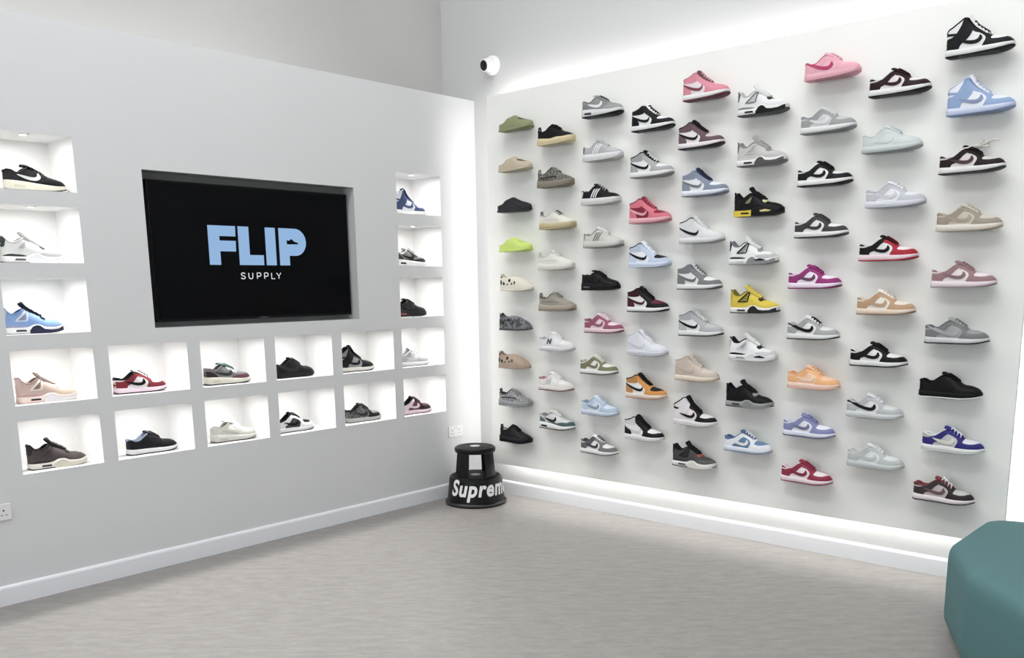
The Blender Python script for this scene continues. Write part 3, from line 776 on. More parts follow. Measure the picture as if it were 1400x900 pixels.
P = {
'A': [('slide', 'olive green foam slide', dict(base=(146, 151, 110))),
      ('slide', 'sand beige foam slide', dict(base=(196, 182, 156))),
      ('slide', 'black foam slide', dict(base=(42, 42, 46), slit=(24, 24, 26))),
      ('slide', 'lime green foam slide', dict(base=(204, 228, 112), slit=(190, 214, 100))),
      ('foam', 'cream foam clog with dark vent holes', dict(base=(222, 216, 198))),
      ('foam', 'marbled dark grey foam clog', dict(base=greycamo, out=(60, 62, 64))),
      ('foam', 'tan brown foam clog with vent holes', dict(base=(168, 146, 126))),
      ('knit', 'grey knit sneaker with thick rippled grey sole', dict(base=knitgrey, ov=(58, 60, 62), tick=(34, 35, 37), mid=(146, 149, 150), out=(150, 152, 152), tongue=knitgrey, lace=(140, 142, 142), lin=(70, 72, 74))),
      ('knit', 'all black knit sneaker with white heel slit', dict(base=(20, 20, 23), ov=(24, 24, 27), tick=None, mid=(26, 26, 30), out=(22, 22, 24), lin=(200, 200, 198), collar=(20, 20, 23), lace=(20, 20, 22), tongue=(20, 20, 22)))],
'B': [('knit', 'black knit sneaker with cream gum sole', dict(base=(20, 19, 20), ov=(20, 19, 20), tick=(24, 23, 24), mid=(222, 204, 160), out=(226, 210, 168), lin=(30, 28, 28), lace=(18, 18, 18), tongue=(20, 20, 20))),
      ('knit', 'taupe sneaker with grey patterned laces', dict(base=two_tone((120, 118, 110), (62, 60, 56), 90), ov=(128, 126, 120), tick=(38, 37, 36), mid=(142, 134, 118), out=(140, 132, 116), lace=(140, 140, 138), lin=(100, 98, 94))),
      ('knit', 'cream sneaker with marbled laces and tan sole', dict(base=(222, 220, 206), ov=(120, 120, 112), mid=(196, 180, 138), out=(192, 176, 132), tick=(214, 210, 194), lace=(92, 94, 94), tongue=knitcream, lin=(206, 204, 194))),
      ('knit', 'plain off-white knit sneaker', dict(base=(222, 221, 212), ov=(206, 204, 192), mid=(226, 224, 214), out=(206, 203, 192), tick=(206, 205, 196), lace=(206, 206, 200), lin=(206, 206, 198))),
      ('knit', 'taupe grey knit sneaker with beige sole', dict(base=(154, 148, 136), ov=(118, 114, 106), mid=(172, 160, 142), out=(128, 116, 100), tick=(134, 128, 116), lace=(128, 122, 112), lin=(110, 106, 98))),
      ('low', 'white leather sneaker with grey letter mark', dict(base=(228, 228, 228), ov=(216, 216, 218), heel=(222, 222, 222), tab=(180, 180, 184), tick=(96, 98, 104), letter=True, toe=(226, 226, 226), mid=(222, 222, 224), out=(186, 186, 192), lace='w', lin=(190, 190, 194))),
      ('low', 'white leather sneaker with dark red sole accents', dict(base=(230, 228, 224), ov=(220, 216, 212), heel=(224, 220, 216), tab=(130, 60, 66), tick=(206, 200, 198), letter=True, toe=(228, 226, 222), mid=(226, 220, 216), out=(120, 40, 46), lace='w', lin=(196, 150, 150))),
      ('runner', 'grey running shoe with dark green toe band', dict(base=(206, 208, 206), ov=(70, 96, 94), heel=(96, 112, 110), band=(78, 100, 98), tick=(38, 38, 42), eye=(214, 214, 212), mid='w', out=(60, 62, 64), lace='w', lin=(150, 152, 152), tongue=(200, 200, 198)))],
'C': [('runner', 'grey suede running shoe with fat white tick', dict(base=(142, 144, 144), ov=(156, 158, 157), heel=(130, 132, 132), band=None, tick=(238, 238, 238), eye=(132, 134, 134), mid=(222, 222, 222), win=(60, 60, 62), out=(20, 20, 22), lace=(50, 50, 52), lin=(120, 122, 122), tongue=(150, 150, 150))),
      ('stripe', 'light grey sneaker with white stripes and fat white sole', dict(base=(176, 178, 178), ov=(186, 188, 188), toe=(190, 192, 192), tab=(96, 98, 98), tick='w', mid=(222, 223, 222), out=(214, 214, 212), lace=(206, 206, 206), lin=(190, 190, 190))),
      ('stripe', 'black sneaker with three white stripes', dict(base=(22, 22, 24), ov=(26, 26, 28), toe=(24, 24, 26), tab=(210, 210, 210), tick='w', mid=(218, 218, 216), out=(206, 206, 204), lace=(170, 170, 170), lin=(60, 60, 62), tongue=(40, 40, 42))),
      ('stripe', 'pale stone sneaker with grey edged stripes', dict(base=(204, 204, 196), ov=(198, 198, 190), toe=(206, 206, 198), tab=(150, 150, 146), tick=(132, 132, 128), mid=(206, 206, 198), out=(140, 140, 136), lace=(228, 228, 224), lin=(150, 150, 146))),
      ('runner', 'all black chunky running shoe', dict(base=(18, 18, 20), ov=(22, 22, 24), heel=(26, 26, 28), band=None, tick=(28, 28, 30), eye=(16, 16, 18), mid=(20, 20, 22), win=(96, 92, 96), out=(16, 16, 17), lace=(26, 26, 28), lin=(40, 40, 42), tongue=(20, 20, 22))),
      ('low', 'pale pink low sneaker with plum overlays', dict(base=(232, 206, 214), ov=(158, 84, 108), tick=(150, 86, 108), toe=(236, 212, 218), mid=(236, 208, 216), out=(132, 60, 82), lace=(240, 220, 226), lin=(150, 84, 104))),
      ('low', 'white low sneaker with olive overlays', dict(base=(232, 230, 220), ov=(128, 126, 96), tick=(120, 116, 96), toe=(228, 226, 214), out=(84, 78, 66), lace=(226, 224, 214), lin=(196, 194, 182), tongue=(214, 212, 200))),
      ('low', 'icy blue low sneaker', dict(base=(214, 224, 236), ov=(172, 192, 212), tick=(136, 152, 178), toe=(210, 222, 236), heel=(186, 204, 224), mid=(206, 218, 234), out=(140, 156, 178), lace=(184, 202, 220), lin=(150, 170, 192))),
      ('low', 'white low sneaker with mid grey overlays, dark tick', dict(base='w', ov=(118, 118, 120), tick=(62, 62, 66), toe=(228, 228, 228), heel=(96, 96, 100), out=(104, 104, 108), lace=(112, 112, 114), lin=(90, 90, 94)))],
'D': [('mid', 'black and white mid-top', dict(base='w', ov='k', tick='k', toe='w', mid=(232, 232, 232), out='k')),
      ('mid', 'pale grey and white mid-top with black tick and collar', dict(base='w', ov=(168, 170, 170), tick='k', toe='w', collar='k', lin='k', ankle=(156, 158, 158), out=(152, 154, 154), lace=(232, 232, 232), tongue='k')),
      ('mid', 'coral pink mid-top with crimson side panel', dict(base=(140, 34, 58), ov=(222, 112, 128), tick=(236, 168, 176), toe=(150, 40, 62), heel=(226, 118, 134), mid=(236, 176, 184), out=(206, 130, 142), lace=(216, 104, 122), lin=(130, 34, 54), tongue=(150, 44, 66))),
      ('mid', 'icy blue mid-top with black toe and tick', dict(base=(232, 236, 242), ov=(190, 204, 226), tick='k', toe=(26, 28, 34), heel=(196, 208, 228), ankle=(178, 192, 212), mid=(204, 216, 236), out=(196, 208, 230), lace=(214, 222, 236), collar=(30, 32, 38), lin=(150, 160, 176))),
      ('mid', 'black and burgundy mid-top', dict(base='w', ov=(24, 18, 22), tick=(72, 34, 44), toe=(110, 36, 50), heel=(84, 32, 44), ankle=(58, 24, 34), out='k', lace='k', lin=(60, 24, 34), tongue='k')),
      ('mid', 'plain white mid-top', dict(base=(224, 226, 232), ov=(220, 222, 230), tick=(214, 217, 226), toe=(222, 224, 232), mid=(214, 216, 226), out=(196, 198, 206), lace=(226, 228, 234), lin=(206, 208, 216))),
      ('mid', 'orange mid-top with black toe and collar', dict(base='w', ov=(226, 150, 72), tick='k', toe=(34, 28, 28), heel=(206, 138, 84), ankle=(196, 136, 74), mid=(230, 220, 208), out=(206, 140, 100), lace='k', collar='k', lin='k', tongue='k')),
      ('mid', 'white mid-top with black overlays and grey outlined tick', dict(base='w', ov='k', tick=(214, 214, 216), toe='w', out=(206, 200, 202), mid='w', ankle=(210, 210, 210), tongue='k', collar='k', lin='k'))],
'E': [('mid', 'pink mid-top with dark red tick', dict(base=(236, 222, 226), ov=(226, 138, 154), tick=(134, 62, 78), toe=(224, 134, 150), mid='w', out=(120, 64, 76), lace=(232, 160, 172), lin=(214, 126, 142), tongue=(110, 80, 84))),
      ('mid', 'dusty plum mid-top with black collar', dict(base=(232, 226, 228), ov=(104, 80, 86), tick=(26, 22, 26), toe=(206, 196, 198), heel=(110, 86, 92), collar='k', lin='k', tongue='k', mid=(232, 224, 228), out=(44, 36, 42), lace=(40, 32, 36))),
      ('mid', 'slate blue mid-top with navy laces', dict(base=(230, 232, 236), ov=(128, 140, 160), tick=(120, 124, 134), toe=(226, 230, 236), heel=(134, 144, 160), mid=(226, 230, 238), out=(140, 148, 162), lace=(34, 38, 66), lin=(196, 204, 220), tongue=(40, 46, 76))),
      ('mid', 'white mid-top with bold black tick', dict(base=(222, 222, 222), ov=(216, 216, 216), tick='k', toe=(220, 220, 220), mid=(222, 222, 222), out=(170, 170, 170), lace=(222, 222, 222), collar='k', lin=(120, 120, 120), tongue=(216, 216, 216))),
      ('mid', 'smoke grey and white mid-top with grey tick', dict(base='w', ov=(122, 125, 126), tick=(110, 112, 114), toe='w', out=(96, 98, 100), lace=(126, 128, 130), lin=(160, 162, 164), tongue=(196, 198, 198))),
      ('mid', 'light grey mid-top with black tick and dark outsole', dict(base='w', ov=(176, 178, 179), tick='k', toe=(190, 192, 192), heel=(186, 188, 188), ankle=(170, 172, 174), out=(40, 40, 42), lace=(226, 226, 226), lin=(130, 132, 134), tongue=(178, 180, 180))),
      ('mid', 'beige suede mid-top on cream sole', dict(base=(206, 190, 176), ov=(204, 188, 174), tick=(196, 178, 164), toe=(216, 200, 188), heel=(200, 184, 170), mid=(236, 222, 202), out=(198, 170, 142), lace=(212, 198, 186), lin=(190, 174, 162))),
      ('high', 'white high-top with black strap overlays and tick', dict(base=(232, 222, 226), ov=(24, 22, 24), heel=(232, 224, 228), tick='k', toe=(224, 220, 222), tab='k', mid='w', out=(216, 206, 212), lace='k', collar='k', lin='k', tongue=(24, 22, 24))),
      ('four', 'dark grey basketball sneaker with red lace loops', dict(base=(72, 72, 72), ov=(92, 92, 90), tab=(24, 24, 26), low=(58, 58, 58), net=(50, 50, 50), wing=(30, 30, 32), loop=(176, 76, 76), wedge=(226, 222, 212), win=(90, 88, 84), mid='w', out=(70, 68, 66), lace='k', lin=(40, 40, 42), tongue=(26, 26, 28)))],
'F': [('four', 'white basketball sneaker with grey wing and black wedge', dict(base=(230, 230, 230), ov=(222, 222, 222), tab=(96, 98, 100), low=(140, 142, 144), net=(196, 198, 198), wing=(120, 122, 124), loop=(40, 40, 42), wedge='k', out=(80, 80, 82), lace='w', lin=(200, 200, 200), tongue=(226, 226, 226))),
      ('four', 'pale grey basketball sneaker with charcoal wedge', dict(base=(196, 196, 192), ov=(188, 188, 184), tab=(112, 112, 110), low=(206, 206, 202), net=(176, 176, 172), wing=(200, 200, 196), loop=(150, 150, 148), wedge=(88, 88, 86), out=(120, 120, 118), lace=(160, 160, 156), lin=(150, 150, 148), tongue=(170, 170, 166))),
      ('four', 'black basketball sneaker with yellow heel sole', dict(base=(18, 18, 20), ov=(16, 16, 18), tab='k', low=(20, 20, 20), net=(134, 134, 96), wing=(20, 20, 20), loop=(210, 206, 150), wedge=(18, 18, 20), win='k', mid=(18, 18, 20), hsole=(232, 202, 62), flash=(224, 214, 140), out=(30, 26, 24), lace='k', lin='k', tongue='k')),
      ('four', 'white basketball sneaker with black wing, grey net', dict(base=(234, 236, 234), ov=(186, 190, 190), tab=(46, 48, 50), low=(60, 62, 64), net=(150, 154, 154), wing=(34, 36, 38), loop=(150, 154, 150), wedge=(140, 142, 142), flash='k', win=(210, 210, 210), out=(150, 152, 152), lace=(206, 210, 208), lin=(130, 132, 134), tongue=(222, 226, 224))),
      ('four', 'bright yellow basketball sneaker', dict(base=(226, 200, 66), ov=(226, 200, 66), tab=(208, 184, 70), low=None, net=(150, 140, 56), wing=(50, 44, 34), loop=(70, 48, 36), wedge=(44, 42, 40), win=(60, 56, 50), out=(40, 38, 38), lace=(230, 206, 76), lin=(140, 124, 50), tongue=(222, 198, 80))),
      ('four', 'white basketball sneaker with black lower band', dict(base=(234, 234, 234), ov=(204, 204, 204), tab=(200, 200, 200), low='k', net=(172, 172, 172), wing=(214, 214, 214), loop=(40, 40, 40), wedge=(226, 226, 226), flash='k', win=(160, 160, 160), out=(206, 206, 206), lace='w', lin=(40, 40, 40), tongue=(224, 224, 224))),
      ('four', 'black suede basketball sneaker on grey sole', dict(base=(18, 18, 19), ov=(18, 18, 19), tab='k', low=None, net=(26, 26, 27), wing=(22, 22, 23), loop=(150, 150, 150), wedge=(140, 142, 142), win=(60, 60, 62), mid=(160, 162, 162), out=(24, 24, 26), lace='k', lin='k', tongue=(22, 22, 23))),
      ('low', 'white low sneaker with denim blue panels', dict(base=(98, 134, 172), ov=(230, 234, 240), tick='w', toe=(98, 132, 170), tab=(98, 132, 170), mid=(228, 232, 242), out=(110, 136, 172), lace=(228, 232, 240), lin=(90, 122, 158), tongue=(80, 104, 140), heel=(230, 234, 240)))],
'G': [('low', 'candy pink low sneaker with magenta tick', dict(base=(240, 178, 192), ov=(238, 168, 184), tick=(198, 62, 108), long=True, toe=(240, 180, 194), mid=(238, 176, 190), out=(232, 160, 176), lace=(236, 172, 186), lin=(206, 90, 120))),
      ('low', 'grey low sneaker with pale tick', dict(base=(206, 209, 208), ov=(156, 159, 158), tick=(222, 224, 224), toe=(196, 199, 198), out=(146, 148, 148), lace=(226, 228, 226), lin=(150, 152, 152))),
      ('low', 'jet black and white low sneaker', dict(base='w', ov='k', tick='k', toe='w', lin='w', tongue='k')),
      ('low', 'charcoal and white low sneaker', dict(base='w', ov=(66, 64, 66), tick=(60, 58, 60), toe='w', lin='w', tongue=(66, 64, 66))),
      ('low', 'magenta and white low sneaker', dict(base=(240, 230, 240), ov=(156, 48, 118), tick=(110, 66, 98), toe=(240, 228, 240), mid=(240, 226, 240), out=(132, 34, 96), lin=(240, 230, 240), tongue=(156, 48, 118))),
      ('low', 'light grey low sneaker with black laces and tick', dict(base='w', ov=(168, 168, 168), tick='k', long=True, toe=(224, 224, 224), out=(44, 44, 46), lace='k', lin=(190, 190, 190), tongue='w')),
      ('low', 'peach orange low sneaker', dict(base=(250, 202, 164), ov=(248, 182, 124), tick=(250, 214, 186), toe=(250, 200, 164), mid=(250, 214, 196), out=(244, 178, 150), lin=(246, 178, 120))),
      ('low', 'lavender blue and white low sneaker', dict(base=(232, 232, 242), ov=(134, 138, 186), tick=(120, 122, 156), toe=(234, 234, 244), mid=(228, 230, 244), out=(84, 88, 128), lin=(228, 230, 242), tongue=(128, 132, 180))),
      ('low', 'crimson and blush white low sneaker', dict(base=(240, 228, 230), ov=(156, 48, 72), tick=(140, 40, 64), toe=(238, 226, 228), mid=(240, 224, 228), out=(150, 46, 70), lin=(236, 218, 222), tongue=(156, 48, 72)))],
'H': [('low', 'very dark brown and white low sneaker', dict(base=(232, 226, 226), ov=(44, 22, 26), tick=(48, 24, 28), toe=(228, 222, 222), out=(30, 18, 20), lin='w', tongue=(44, 22, 26))),
      ('low', 'pale mint white low sneaker', dict(base=(212, 220, 218), ov=(206, 215, 213), tick=(214, 221, 219), toe=(208, 216, 214), mid=(206, 214, 212), out=(160, 168, 166), lin=(204, 212, 210), lace=(208, 216, 214))),
      ('low', 'pale lilac grey low sneaker with white tick panel', dict(base=(232, 233, 237), ov=(196, 198, 204), tick=(210, 212, 218), toe=(226, 228, 234), mid=(220, 222, 230), out=(186, 188, 198), lin=(200, 202, 208), lace=(212, 214, 220))),
      ('low', 'low sneaker with black heel and red toe', dict(base='w', ov=(186, 34, 52), heel=(16, 16, 18), tick=(20, 18, 20), toe=(240, 226, 226), tab='k', mid=(240, 216, 222), out=(186, 40, 60), lace=(120, 24, 36), lin='w', tongue=(30, 20, 22))),
      ('low', 'caramel tan and cream low sneaker', dict(base=(240, 232, 220), ov=(198, 156, 118), tick=(196, 162, 128), toe=(238, 228, 214), mid=(238, 218, 196), out=(156, 118, 92), lace=(220, 206, 190), lin=(228, 214, 198))),
      ('low', 'black and white low sneaker with black tongue', dict(base='w', ov=(16, 16, 18), tick='k', toe='w', lin='w', tongue='k', out='k')),
      ('low', 'light grey low sneaker with long black tick', dict(base=(226, 228, 229), ov=(186, 189, 190), tick='k', long=True, toe=(216, 219, 220), mid=(218, 222, 222), out=(180, 184, 184), lace=(222, 224, 226), lin=(206, 208, 210), tab=(60, 60, 62))),
      ('low', 'pale grey and white low sneaker with white laces', dict(base=(224, 227, 226), ov=(190, 194, 193), tick=(198, 202, 201), toe=(220, 224, 223), mid=(208, 212, 211), out=(176, 180, 180), lace=(228, 230, 230), lin=(216, 219, 218)))],
'I': [('high', 'black and white high-top', dict(base='w', ov='k', tick='k', toe='w', tab='k', out='k', lin='k')),
      ('high', 'powder blue and white high-top', dict(base=(232, 236, 244), ov=(146, 172, 214), tick=(138, 154, 190), toe=(226, 232, 242), mid=(206, 216, 240), out=(150, 170, 212), lin=(226, 232, 242), lace=(190, 204, 230))),
      ('low', 'dark brown low sneaker with crumpled white laces on top', dict(base=(222, 212, 210), ov=(38, 26, 28), tick=(84, 62, 62), toe=(216, 208, 206), out=(62, 54, 54), lin='w', tongue=(38, 26, 28), lace=(40, 28, 30))),
      ('low', 'khaki beige low sneaker', dict(base=(206, 196, 180), ov=(162, 150, 132), tick=(176, 164, 146), toe=(206, 200, 190), mid=(232, 226, 212), out=(196, 184, 162), lace=(196, 188, 172), lin=(196, 186, 168))),
      ('low', 'dusty mauve and white low sneaker', dict(base=(238, 226, 226), ov=(158, 122, 124), tick=(140, 112, 114), toe=(236, 224, 226), mid=(236, 222, 226), out=(156, 138, 142), lin=(236, 224, 224), tongue=(158, 122, 124))),
      ('low', 'two-tone grey low sneaker', dict(base=(162, 164, 163), ov=(122, 124, 124), tick=(168, 170, 169), long=True, toe=(152, 155, 154), mid=(216, 217, 216), out=(44, 46, 48), lin=(112, 114, 114), lace=(126, 128, 128))),
      ('low', 'solid black low sneaker', dict(base=(12, 12, 13), ov=(13, 13, 14), tick=(12, 12, 13), toe=(12, 12, 13), mid=(14, 14, 15), out=(226, 226, 226), lin=(14, 14, 15), lace=(14, 14, 15))),
      ('low', 'royal blue and grey low sneaker', dict(base=(196, 198, 196), ov=(44, 40, 122), heel=(50, 46, 128), tab=(190, 192, 180), tick=(222, 224, 208), toe=(224, 224, 232), mid='w', out=(200, 206, 200), lin='w', lace=(232, 232, 240), tongue=(50, 48, 130))),
      ('low', 'black and grey low sneaker with fat white laces', dict(base=(196, 182, 182), ov=(50, 42, 42), tick=(112, 84, 88), toe=(196, 196, 192), heel=(66, 54, 54), mid=(238, 226, 228), out=(60, 50, 54), lin=(150, 74, 80), lace=(232, 238, 236), tongue=(130, 58, 66), bow=True))],
}
CATS = {'slide': 'sandal', 'foam': 'clog'}
acr = clear_plastic()
def shelf_mesh():
    bm = nb(); out = []
    x0, x1, d, r = .055, .245, .105, .03
    out = [(x0, 0)]+[(x0+r-r*math.cos(a), -d+r-r*math.sin(a)) for a in [PI/2*i/8 for i in range(9)]]+[(x1-r+r*math.sin(a), -d+r-r*math.cos(a)) for a in [PI/2*i/8 for i in range(9)]]+[(x1, 0)]
    lo = [bm.verts.new((x, y, -.0045)) for x, y in out]; hi = [bm.verts.new((x, y, -.0005)) for x, y in out]
    n = len(out); bm.faces.new(hi[::-1]); bm.faces.new(lo)
    for i in range(n): bm.faces.new((lo[i], lo[(i+1) % n], hi[(i+1) % n], hi[i]))
    bmesh.ops.recalc_face_normals(bm, faces=bm.faces)
    return bm
SCREW = {}
for ci, c in enumerate('ABCDEFGHI'):
    Z = ZO if ci % 2 == 0 else ZE
    for ri, (kind, desc, kw) in enumerate(P[c]):
        x = XS[c][ri]; z = Z[ri]
        cn = 'column nearest the corner' if ci == 0 else ('column farthest from the corner' if ci == 8 else '%s column from the corner' % ORD[ci])
        rn = 'top' if ri == 0 else ('bottom' if ri == len(Z)-1 else ORD[ri]+' down')
        lab = desc+', '+rn+' of '+cn
        if len(lab.split()) > 16: lab = desc+', '+rn+', '+cn.replace(' from the corner', ' from corner').replace('column nearest the corner', 'nearest the corner').replace('column farthest the corner', 'farthest from corner')
        if len(lab.split()) > 16: print('LONG', len(lab.split()), lab)
        yaw = random.uniform(-1, 1)*.035
        shoe(kind, (x, -PE-.061, z), yaw, lab, CATS.get(kind, 'sneaker'), {'slide': 'foam slides on the display panel', 'foam': 'foam clogs on the display panel'}.get(kind, 'sneakers on the display panel'), **kw)
        s = link('acrylic_shelf', shared('acrylic_shelf', shelf_mesh, False), acr); s.location = (x, -PE-.0005, z)
        tag(s, 'clear acrylic shelf on the panel, %s of the %s' % (rn, cn), 'shelf', 'clear shelves on the display panel')
# loose crumpled laces sticking up from the dark brown sneaker
def crumple():
    bm = nb(); rnd = random.Random(3)
    for j in range(7):
        p = Vector((.10+.01*j, rnd.uniform(-.02, .02), .117)); pts = []
        for i in range(10):
            pts.append(p.copy()); p = p+Vector((rnd.uniform(-.002, .018), rnd.uniform(-.012, .012), rnd.uniform(-.004, .009)))
        tube(bm, pts, .0035, 6)
    return bm
for o in bpy.data.objects:
    if o.get('label', '').startswith('dark brown low sneaker with crumpled'):
        from_bm('loose_laces', crumple(), mat((214, 210, 202), .9), o, True)

# ------------------------------------------------------------------ shoes in the niches of the left wall
NS = {
 (0, 0): ('runner', -2.985, 'black nylon running shoe with white tick, cream sole', dict(base=(40, 38, 40), ov=(22, 21, 22), heel=(44, 42, 44), tick='w', eye=(34, 33, 34), band=None, mid=(222, 218, 198), win=(206, 202, 182), out=(60, 56, 52), lin=(50, 48, 50), lace=(200, 200, 200), tongue=(40, 38, 40))),
 (0, 1): ('four', -3.04, 'white basketball sneaker with dark green band', dict(base=(226, 227, 223), ov=(196, 196, 198), tab=(58, 68, 64), low=(52, 64, 58), net=(190, 190, 190), wing=(226, 226, 224), loop=(84, 88, 84), wedge=(228, 228, 236), win=(90, 94, 92), out=(150, 150, 150), lace='w', lin=(210, 210, 208), tongue=(228, 228, 226))),
 (0, 2): ('four', -3.075, 'light blue basketball sneaker with navy wedge', dict(base=(132, 168, 220), ov=(134, 168, 216), tab=(190, 194, 204), low=(160, 164, 196), net=(140, 144, 160), wing=(206, 216, 232), loop=(40, 42, 66), wedge=(44, 46, 72), win=(26, 26, 40), mid='w', out=(176, 178, 182), lace=(190, 206, 232), lin=(120, 150, 200), tongue=(30, 30, 46))),
 (0, 3): ('four', -3.042, 'pinkish beige basketball sneaker', dict(base=(206, 178, 166), ov=(214, 194, 170), tab=(212, 184, 182), low=(196, 156, 150), net=(140, 116, 108), wing=(232, 222, 214), loop=(226, 214, 206), wedge=(230, 224, 228), win=(40, 30, 40), mid=(236, 214, 204), out=(214, 180, 170), lace=(226, 214, 206), lin=(180, 152, 144), tongue=(196, 172, 168))),
 (0, 4): ('four', -3.025, 'dark brown basketball sneaker on cream sole', dict(base=(80, 72, 70), ov=(92, 80, 76), tab=(44, 40, 40), low=(56, 52, 50), net=(70, 64, 62), wing=(74, 67, 65), loop=(56, 50, 48), wedge=(214, 208, 188), win=(50, 46, 44), mid=(230, 226, 214), out=(40, 38, 36), lace=(80, 72, 68), lin=(48, 44, 42), tongue=(46, 42, 40))),
 (1, 3): ('low', -2.53, 'maroon low sneaker with black collar and tick', dict(base='w', ov=(136, 46, 58), heel=(142, 44, 54), tab='k', tick=(26, 24, 26), toe=(238, 220, 224), mid=(240, 216, 228), out=(60, 28, 34), collar=(34, 32, 34), lin=(34, 32, 34), lace=(70, 40, 46), tongue='w')),
 (1, 4): ('low', -2.49, 'solid dark low sneaker on white sole', dict(base=(32, 32, 36), ov=(30, 30, 34), tick=(34, 34, 38), toe=(34, 34, 38), mid='w', out=(40, 40, 42), lin=(150, 164, 186), lace=(28, 28, 32), tongue=(34, 34, 40), collar=(120, 130, 150))),
 (2, 3): ('runner', -1.975, 'grey and burgundy running shoe with green laces', dict(base=(120, 122, 124), ov=(110, 66, 82), heel=(60, 46, 52), band=(150, 150, 150), tick=(60, 60, 64), eye=(170, 168, 168), mid=(226, 222, 206), win=(206, 202, 186), out=(40, 36, 38), lin=(130, 124, 124), lace=(50, 92, 80), tongue=(64, 96, 88))),
 (2, 4): ('runner', -1.96, 'chunky off-white running shoe', dict(base=(220, 219, 210), ov=(216, 215, 206), heel=(214, 213, 204), band=(206, 205, 196), tick=(210, 208, 198), eye=(218, 217, 208), mid=(218, 216, 206), win=(200, 198, 188), out=(70, 62, 58), lin=(210, 208, 198), lace=(214, 212, 204), tongue=(214, 212, 204))),
 (3, 3): ('low', -1.49, 'all black low sneaker with grey stitching', dict(base=(38, 38, 40), ov=(30, 30, 32), tick=(52, 52, 54), long=True, toe=(36, 36, 38), mid=(34, 34, 36), out=(28, 28, 30), lin=(44, 44, 46), lace=(26, 26, 28), tongue=(34, 34, 36))),
 (3, 4): ('low', -1.513, 'white low sneaker with black panels', dict(base=(70, 70, 72), ov='w', heel='w', tab='k', tick='k', toe='k', mid='w', out=(90, 90, 92), lin='k', lace='k', tongue='k')),
 (4, 3): ('high', -.983, 'black and grey high-top with black tick', dict(base=(150, 150, 152), ov=(28, 28, 30), heel=(30, 30, 32), tick=(26, 26, 28), toe=(40, 40, 42), tab='k', mid=(228, 224, 214), out=(30, 30, 32), lin=(30, 30, 32), lace=(34, 34, 36), tongue=(34, 34, 36))),
 (4, 4): ('low', -.938, 'black low sneaker with marbled grey panels', dict(base=elephant, ov=(34, 34, 35), heel=elephant, tick=(50, 50, 52), toe=(130, 130, 130), mid=(190, 188, 184), out=(120, 118, 114), lin=(50, 50, 52), lace=(60, 60, 62), tongue=(44, 44, 46))),
 (5, 0): ('high', -.441, 'navy blue and white high-top', dict(base=(226, 228, 236), ov=(66, 82, 124), tick=(70, 84, 122), toe=(200, 206, 220), mid='w', out=(206, 204, 206), lin=(200, 206, 220), lace=(60, 70, 110), tongue=(60, 74, 112))),
 (5, 1): ('runner', -.447, 'black running shoe with grey wavy side band', dict(base=(130, 132, 132), ov=(38, 38, 40), heel=(60, 60, 60), band=(40, 40, 42), tick=(36, 36, 38), eye=(60, 60, 62), mid='w', win=(40, 40, 40), out=(206, 206, 204), lin='w', lace=(60, 60, 62), tongue='w')),
 (5, 2): ('runner', -.462, 'all black running shoe with red sole window', dict(base=(30, 30, 32), ov=(32, 32, 34), heel=(40, 40, 42), band=None, tick=(44, 44, 46), eye=(26, 26, 28), mid=(32, 32, 34), win=(150, 70, 74), out=(26, 26, 28), lin=(50, 50, 52), lace=(60, 60, 62), tongue=(26, 26, 28))),
 (5, 3): ('low', -.453, 'light grey low sneaker with white tick', dict(base=(206, 207, 208), ov=(172, 174, 176), tick=(230, 230, 230), toe=(190, 192, 193), mid='w', out=(130, 130, 132), lin=(220, 220, 220), lace=(176, 178, 180), tongue=(226, 226, 226))),
 (5, 4): ('low', -.448, 'black and burgundy low sneaker with pinkish tick', dict(base=(98, 54, 68), ov=(34, 28, 32), tick=(226, 206, 212), toe=(90, 48, 62), heel=(226, 204, 212), mid=(236, 212, 222), out=(120, 60, 84), lin=(34, 30, 34), lace=(120, 80, 92), tongue=(36, 32, 36))),
}
for (ci, ri), (kind, ty, desc, kw) in NS.items():
    lab = desc+', in '+ROWW[ri]+' niche of '+COLW[ci]
    if len(lab.split()) > 16: print('LONG', lab)
    shoe(kind, (-.100, ty-.305, NZ[ri][0]+.0008), PI/2+random.uniform(-.02, .02), lab, 'sneaker', 'sneakers in the lit niches', **kw)

# ------------------------------------------------------------------ room lights: unseen, assumed and added as the light sources
def added_ceiling_panel(x, y, sx, sy, power, label):  # assumed out-of-view ceiling panel, added to light the room from above
    rt = empty('added_ceiling_light', (x, y, R['z']), 0, label, 'ceiling light', 'added ceiling light panels')
    bm = nb(); box(bm, -sx/2-.02, sx/2+.02, -sy/2-.02, sy/2+.02, -.03, 0); from_bm('frame', bm, mat((230, 230, 230), .4), rt)
    from_bm('diffuser', box(nb(), -sx/2, sx/2, -sy/2, sy/2, -.034, -.030), emit((252, 253, 255), power), rt)
PW = 12.6
for x, y, lb in ((1.4, -2.3, 'added unseen square ceiling light above the stool corner'), (3.3, -2.3, 'added unseen square ceiling light above the middle of the panel'), (5.2, -2.3, 'added unseen square ceiling light above the ottoman'),
                 (2.2, -4.9, 'added unseen square ceiling light above the television wall'), (4.4, -4.9, 'added unseen square ceiling light above the open floor')):
    added_ceiling_panel(x, y, 1.1, 1.1, PW, lb)
slab('added_window_1', .6, 5.2, R['y0'], R['y0']+.03, .25, 2.75, emit((236, 242, 253), 1.5))  # assumed shop window: glowing pane added behind the camera for frontal light
bm = nb(); fy0, fy1 = R['y0'], R['y0']+.06
for x0, x1, z0, z1 in ((.52, 5.28, .17, .25), (.52, 5.28, 2.75, 2.83), (.52, .6, .25, 2.75), (5.2, 5.28, .25, 2.75), (2.86, 2.94, .25, 2.75)): box(bm, x0, x1, fy0, fy1, z0, z1)
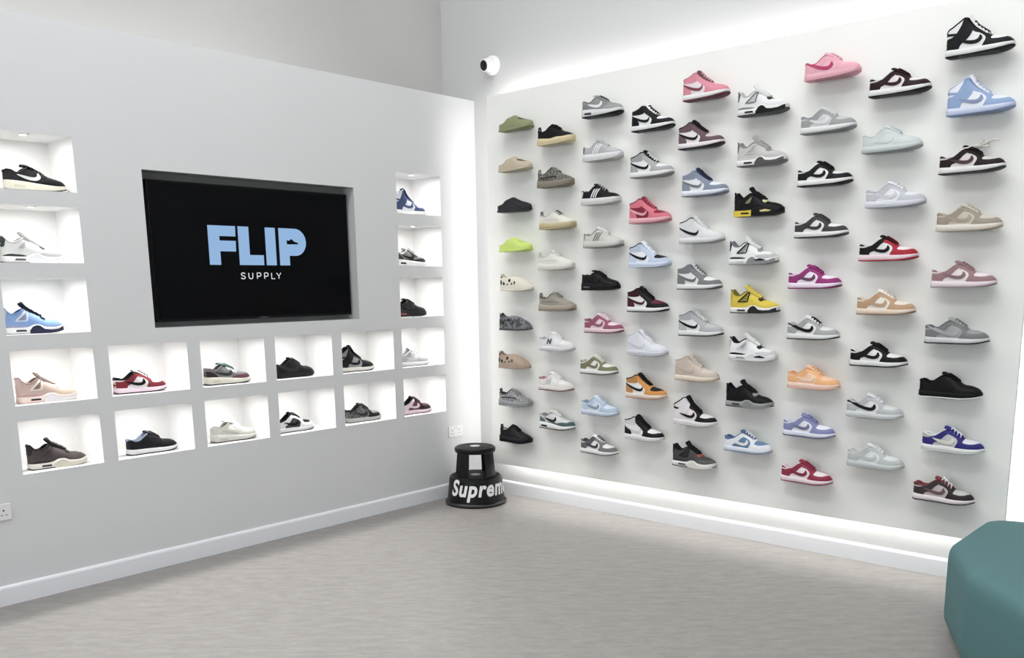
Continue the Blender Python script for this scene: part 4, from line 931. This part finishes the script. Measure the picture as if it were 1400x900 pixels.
tag(from_bm('added_trim_1', bm, mat((60, 62, 64), .5)), kind='structure')  # frame of the added window
for i_, y in enumerate((-2.3, -4.1, -5.9)):  # unseen spots added so the false wall shades a band of floor
    rt = empty('added_ceiling_spotlight', (-.268, y, R['z']), 0, 'small added unseen ceiling spotlight above the top of the left wall, %s' % ('nearest the corner', 'above the television', 'behind the camera')[i_], 'ceiling light', 'added ceiling spotlights over the left wall')
    from_bm('trim_ring', lathe(nb(), [(.045, 0), (.055, 0), (.055, -.006), (.045, -.008)], 28), rim_m, rt, True, .6)
    from_bm('lens', lathe(nb(), [(0, -.004), (.045, -.004), (.045, 0)], 28), dl_m, rt)
    sd = bpy.data.lights.new('added_spot_lamp', 'SPOT'); sd.energy = 300; sd.spot_size = math.radians(74); sd.spot_blend = .6; sd.shadow_soft_size = .045; sd.color = (1, 1, 1)
    so = bpy.data.objects.new('added_spot_lamp', sd); COL.objects.link(so); so.location = (-.268, y, R['z']-.012); so.rotation_euler = (0, math.radians(-22), 0)
wd = bpy.data.worlds.new('World'); S.world = wd; wd.use_nodes = True
wd.node_tree.nodes['Background'].inputs[0].default_value = (.9, .95, 1, 1); wd.node_tree.nodes['Background'].inputs[1].default_value = .3

# ------------------------------------------------------------------ camera
cd = bpy.data.cameras.new('camera'); cam = bpy.data.objects.new('camera', cd); COL.objects.link(cam)
right = Vector((0.74392572, 0.66813821, -0.01287812)); up = Vector((-0.11649, 0.1488, 0.98197)); fwd = Vector((-0.6580072, 0.72901032, -0.18860136))
up = right.cross(fwd); right.normalize(); up.normalize(); back = -fwd.normalized()
cam.matrix_world = Matrix(((right.x, up.x, back.x, 5.0117), (right.y, up.y, back.y, -5.1053), (right.z, up.z, back.z, 1.6), (0, 0, 0, 1)))
cd.sensor_width = 36; cd.lens = 1243.79/1400*36; cd.shift_x = -9.535/1400; cd.shift_y = 178.93/1400; cd.clip_start = .05
S.camera = cam
vs = S.view_settings; vs.view_transform = 'Standard'; vs.look = 'None'; vs.gamma = 1; vs.use_curve_mapping = False; vs.exposure = 0.12
S.cycles.use_denoising = True; S.cycles.max_bounces = 10; S.cycles.diffuse_bounces = 6; S.cycles.transparent_max_bounces = 16
S.cycles.sample_clamp_indirect = 6
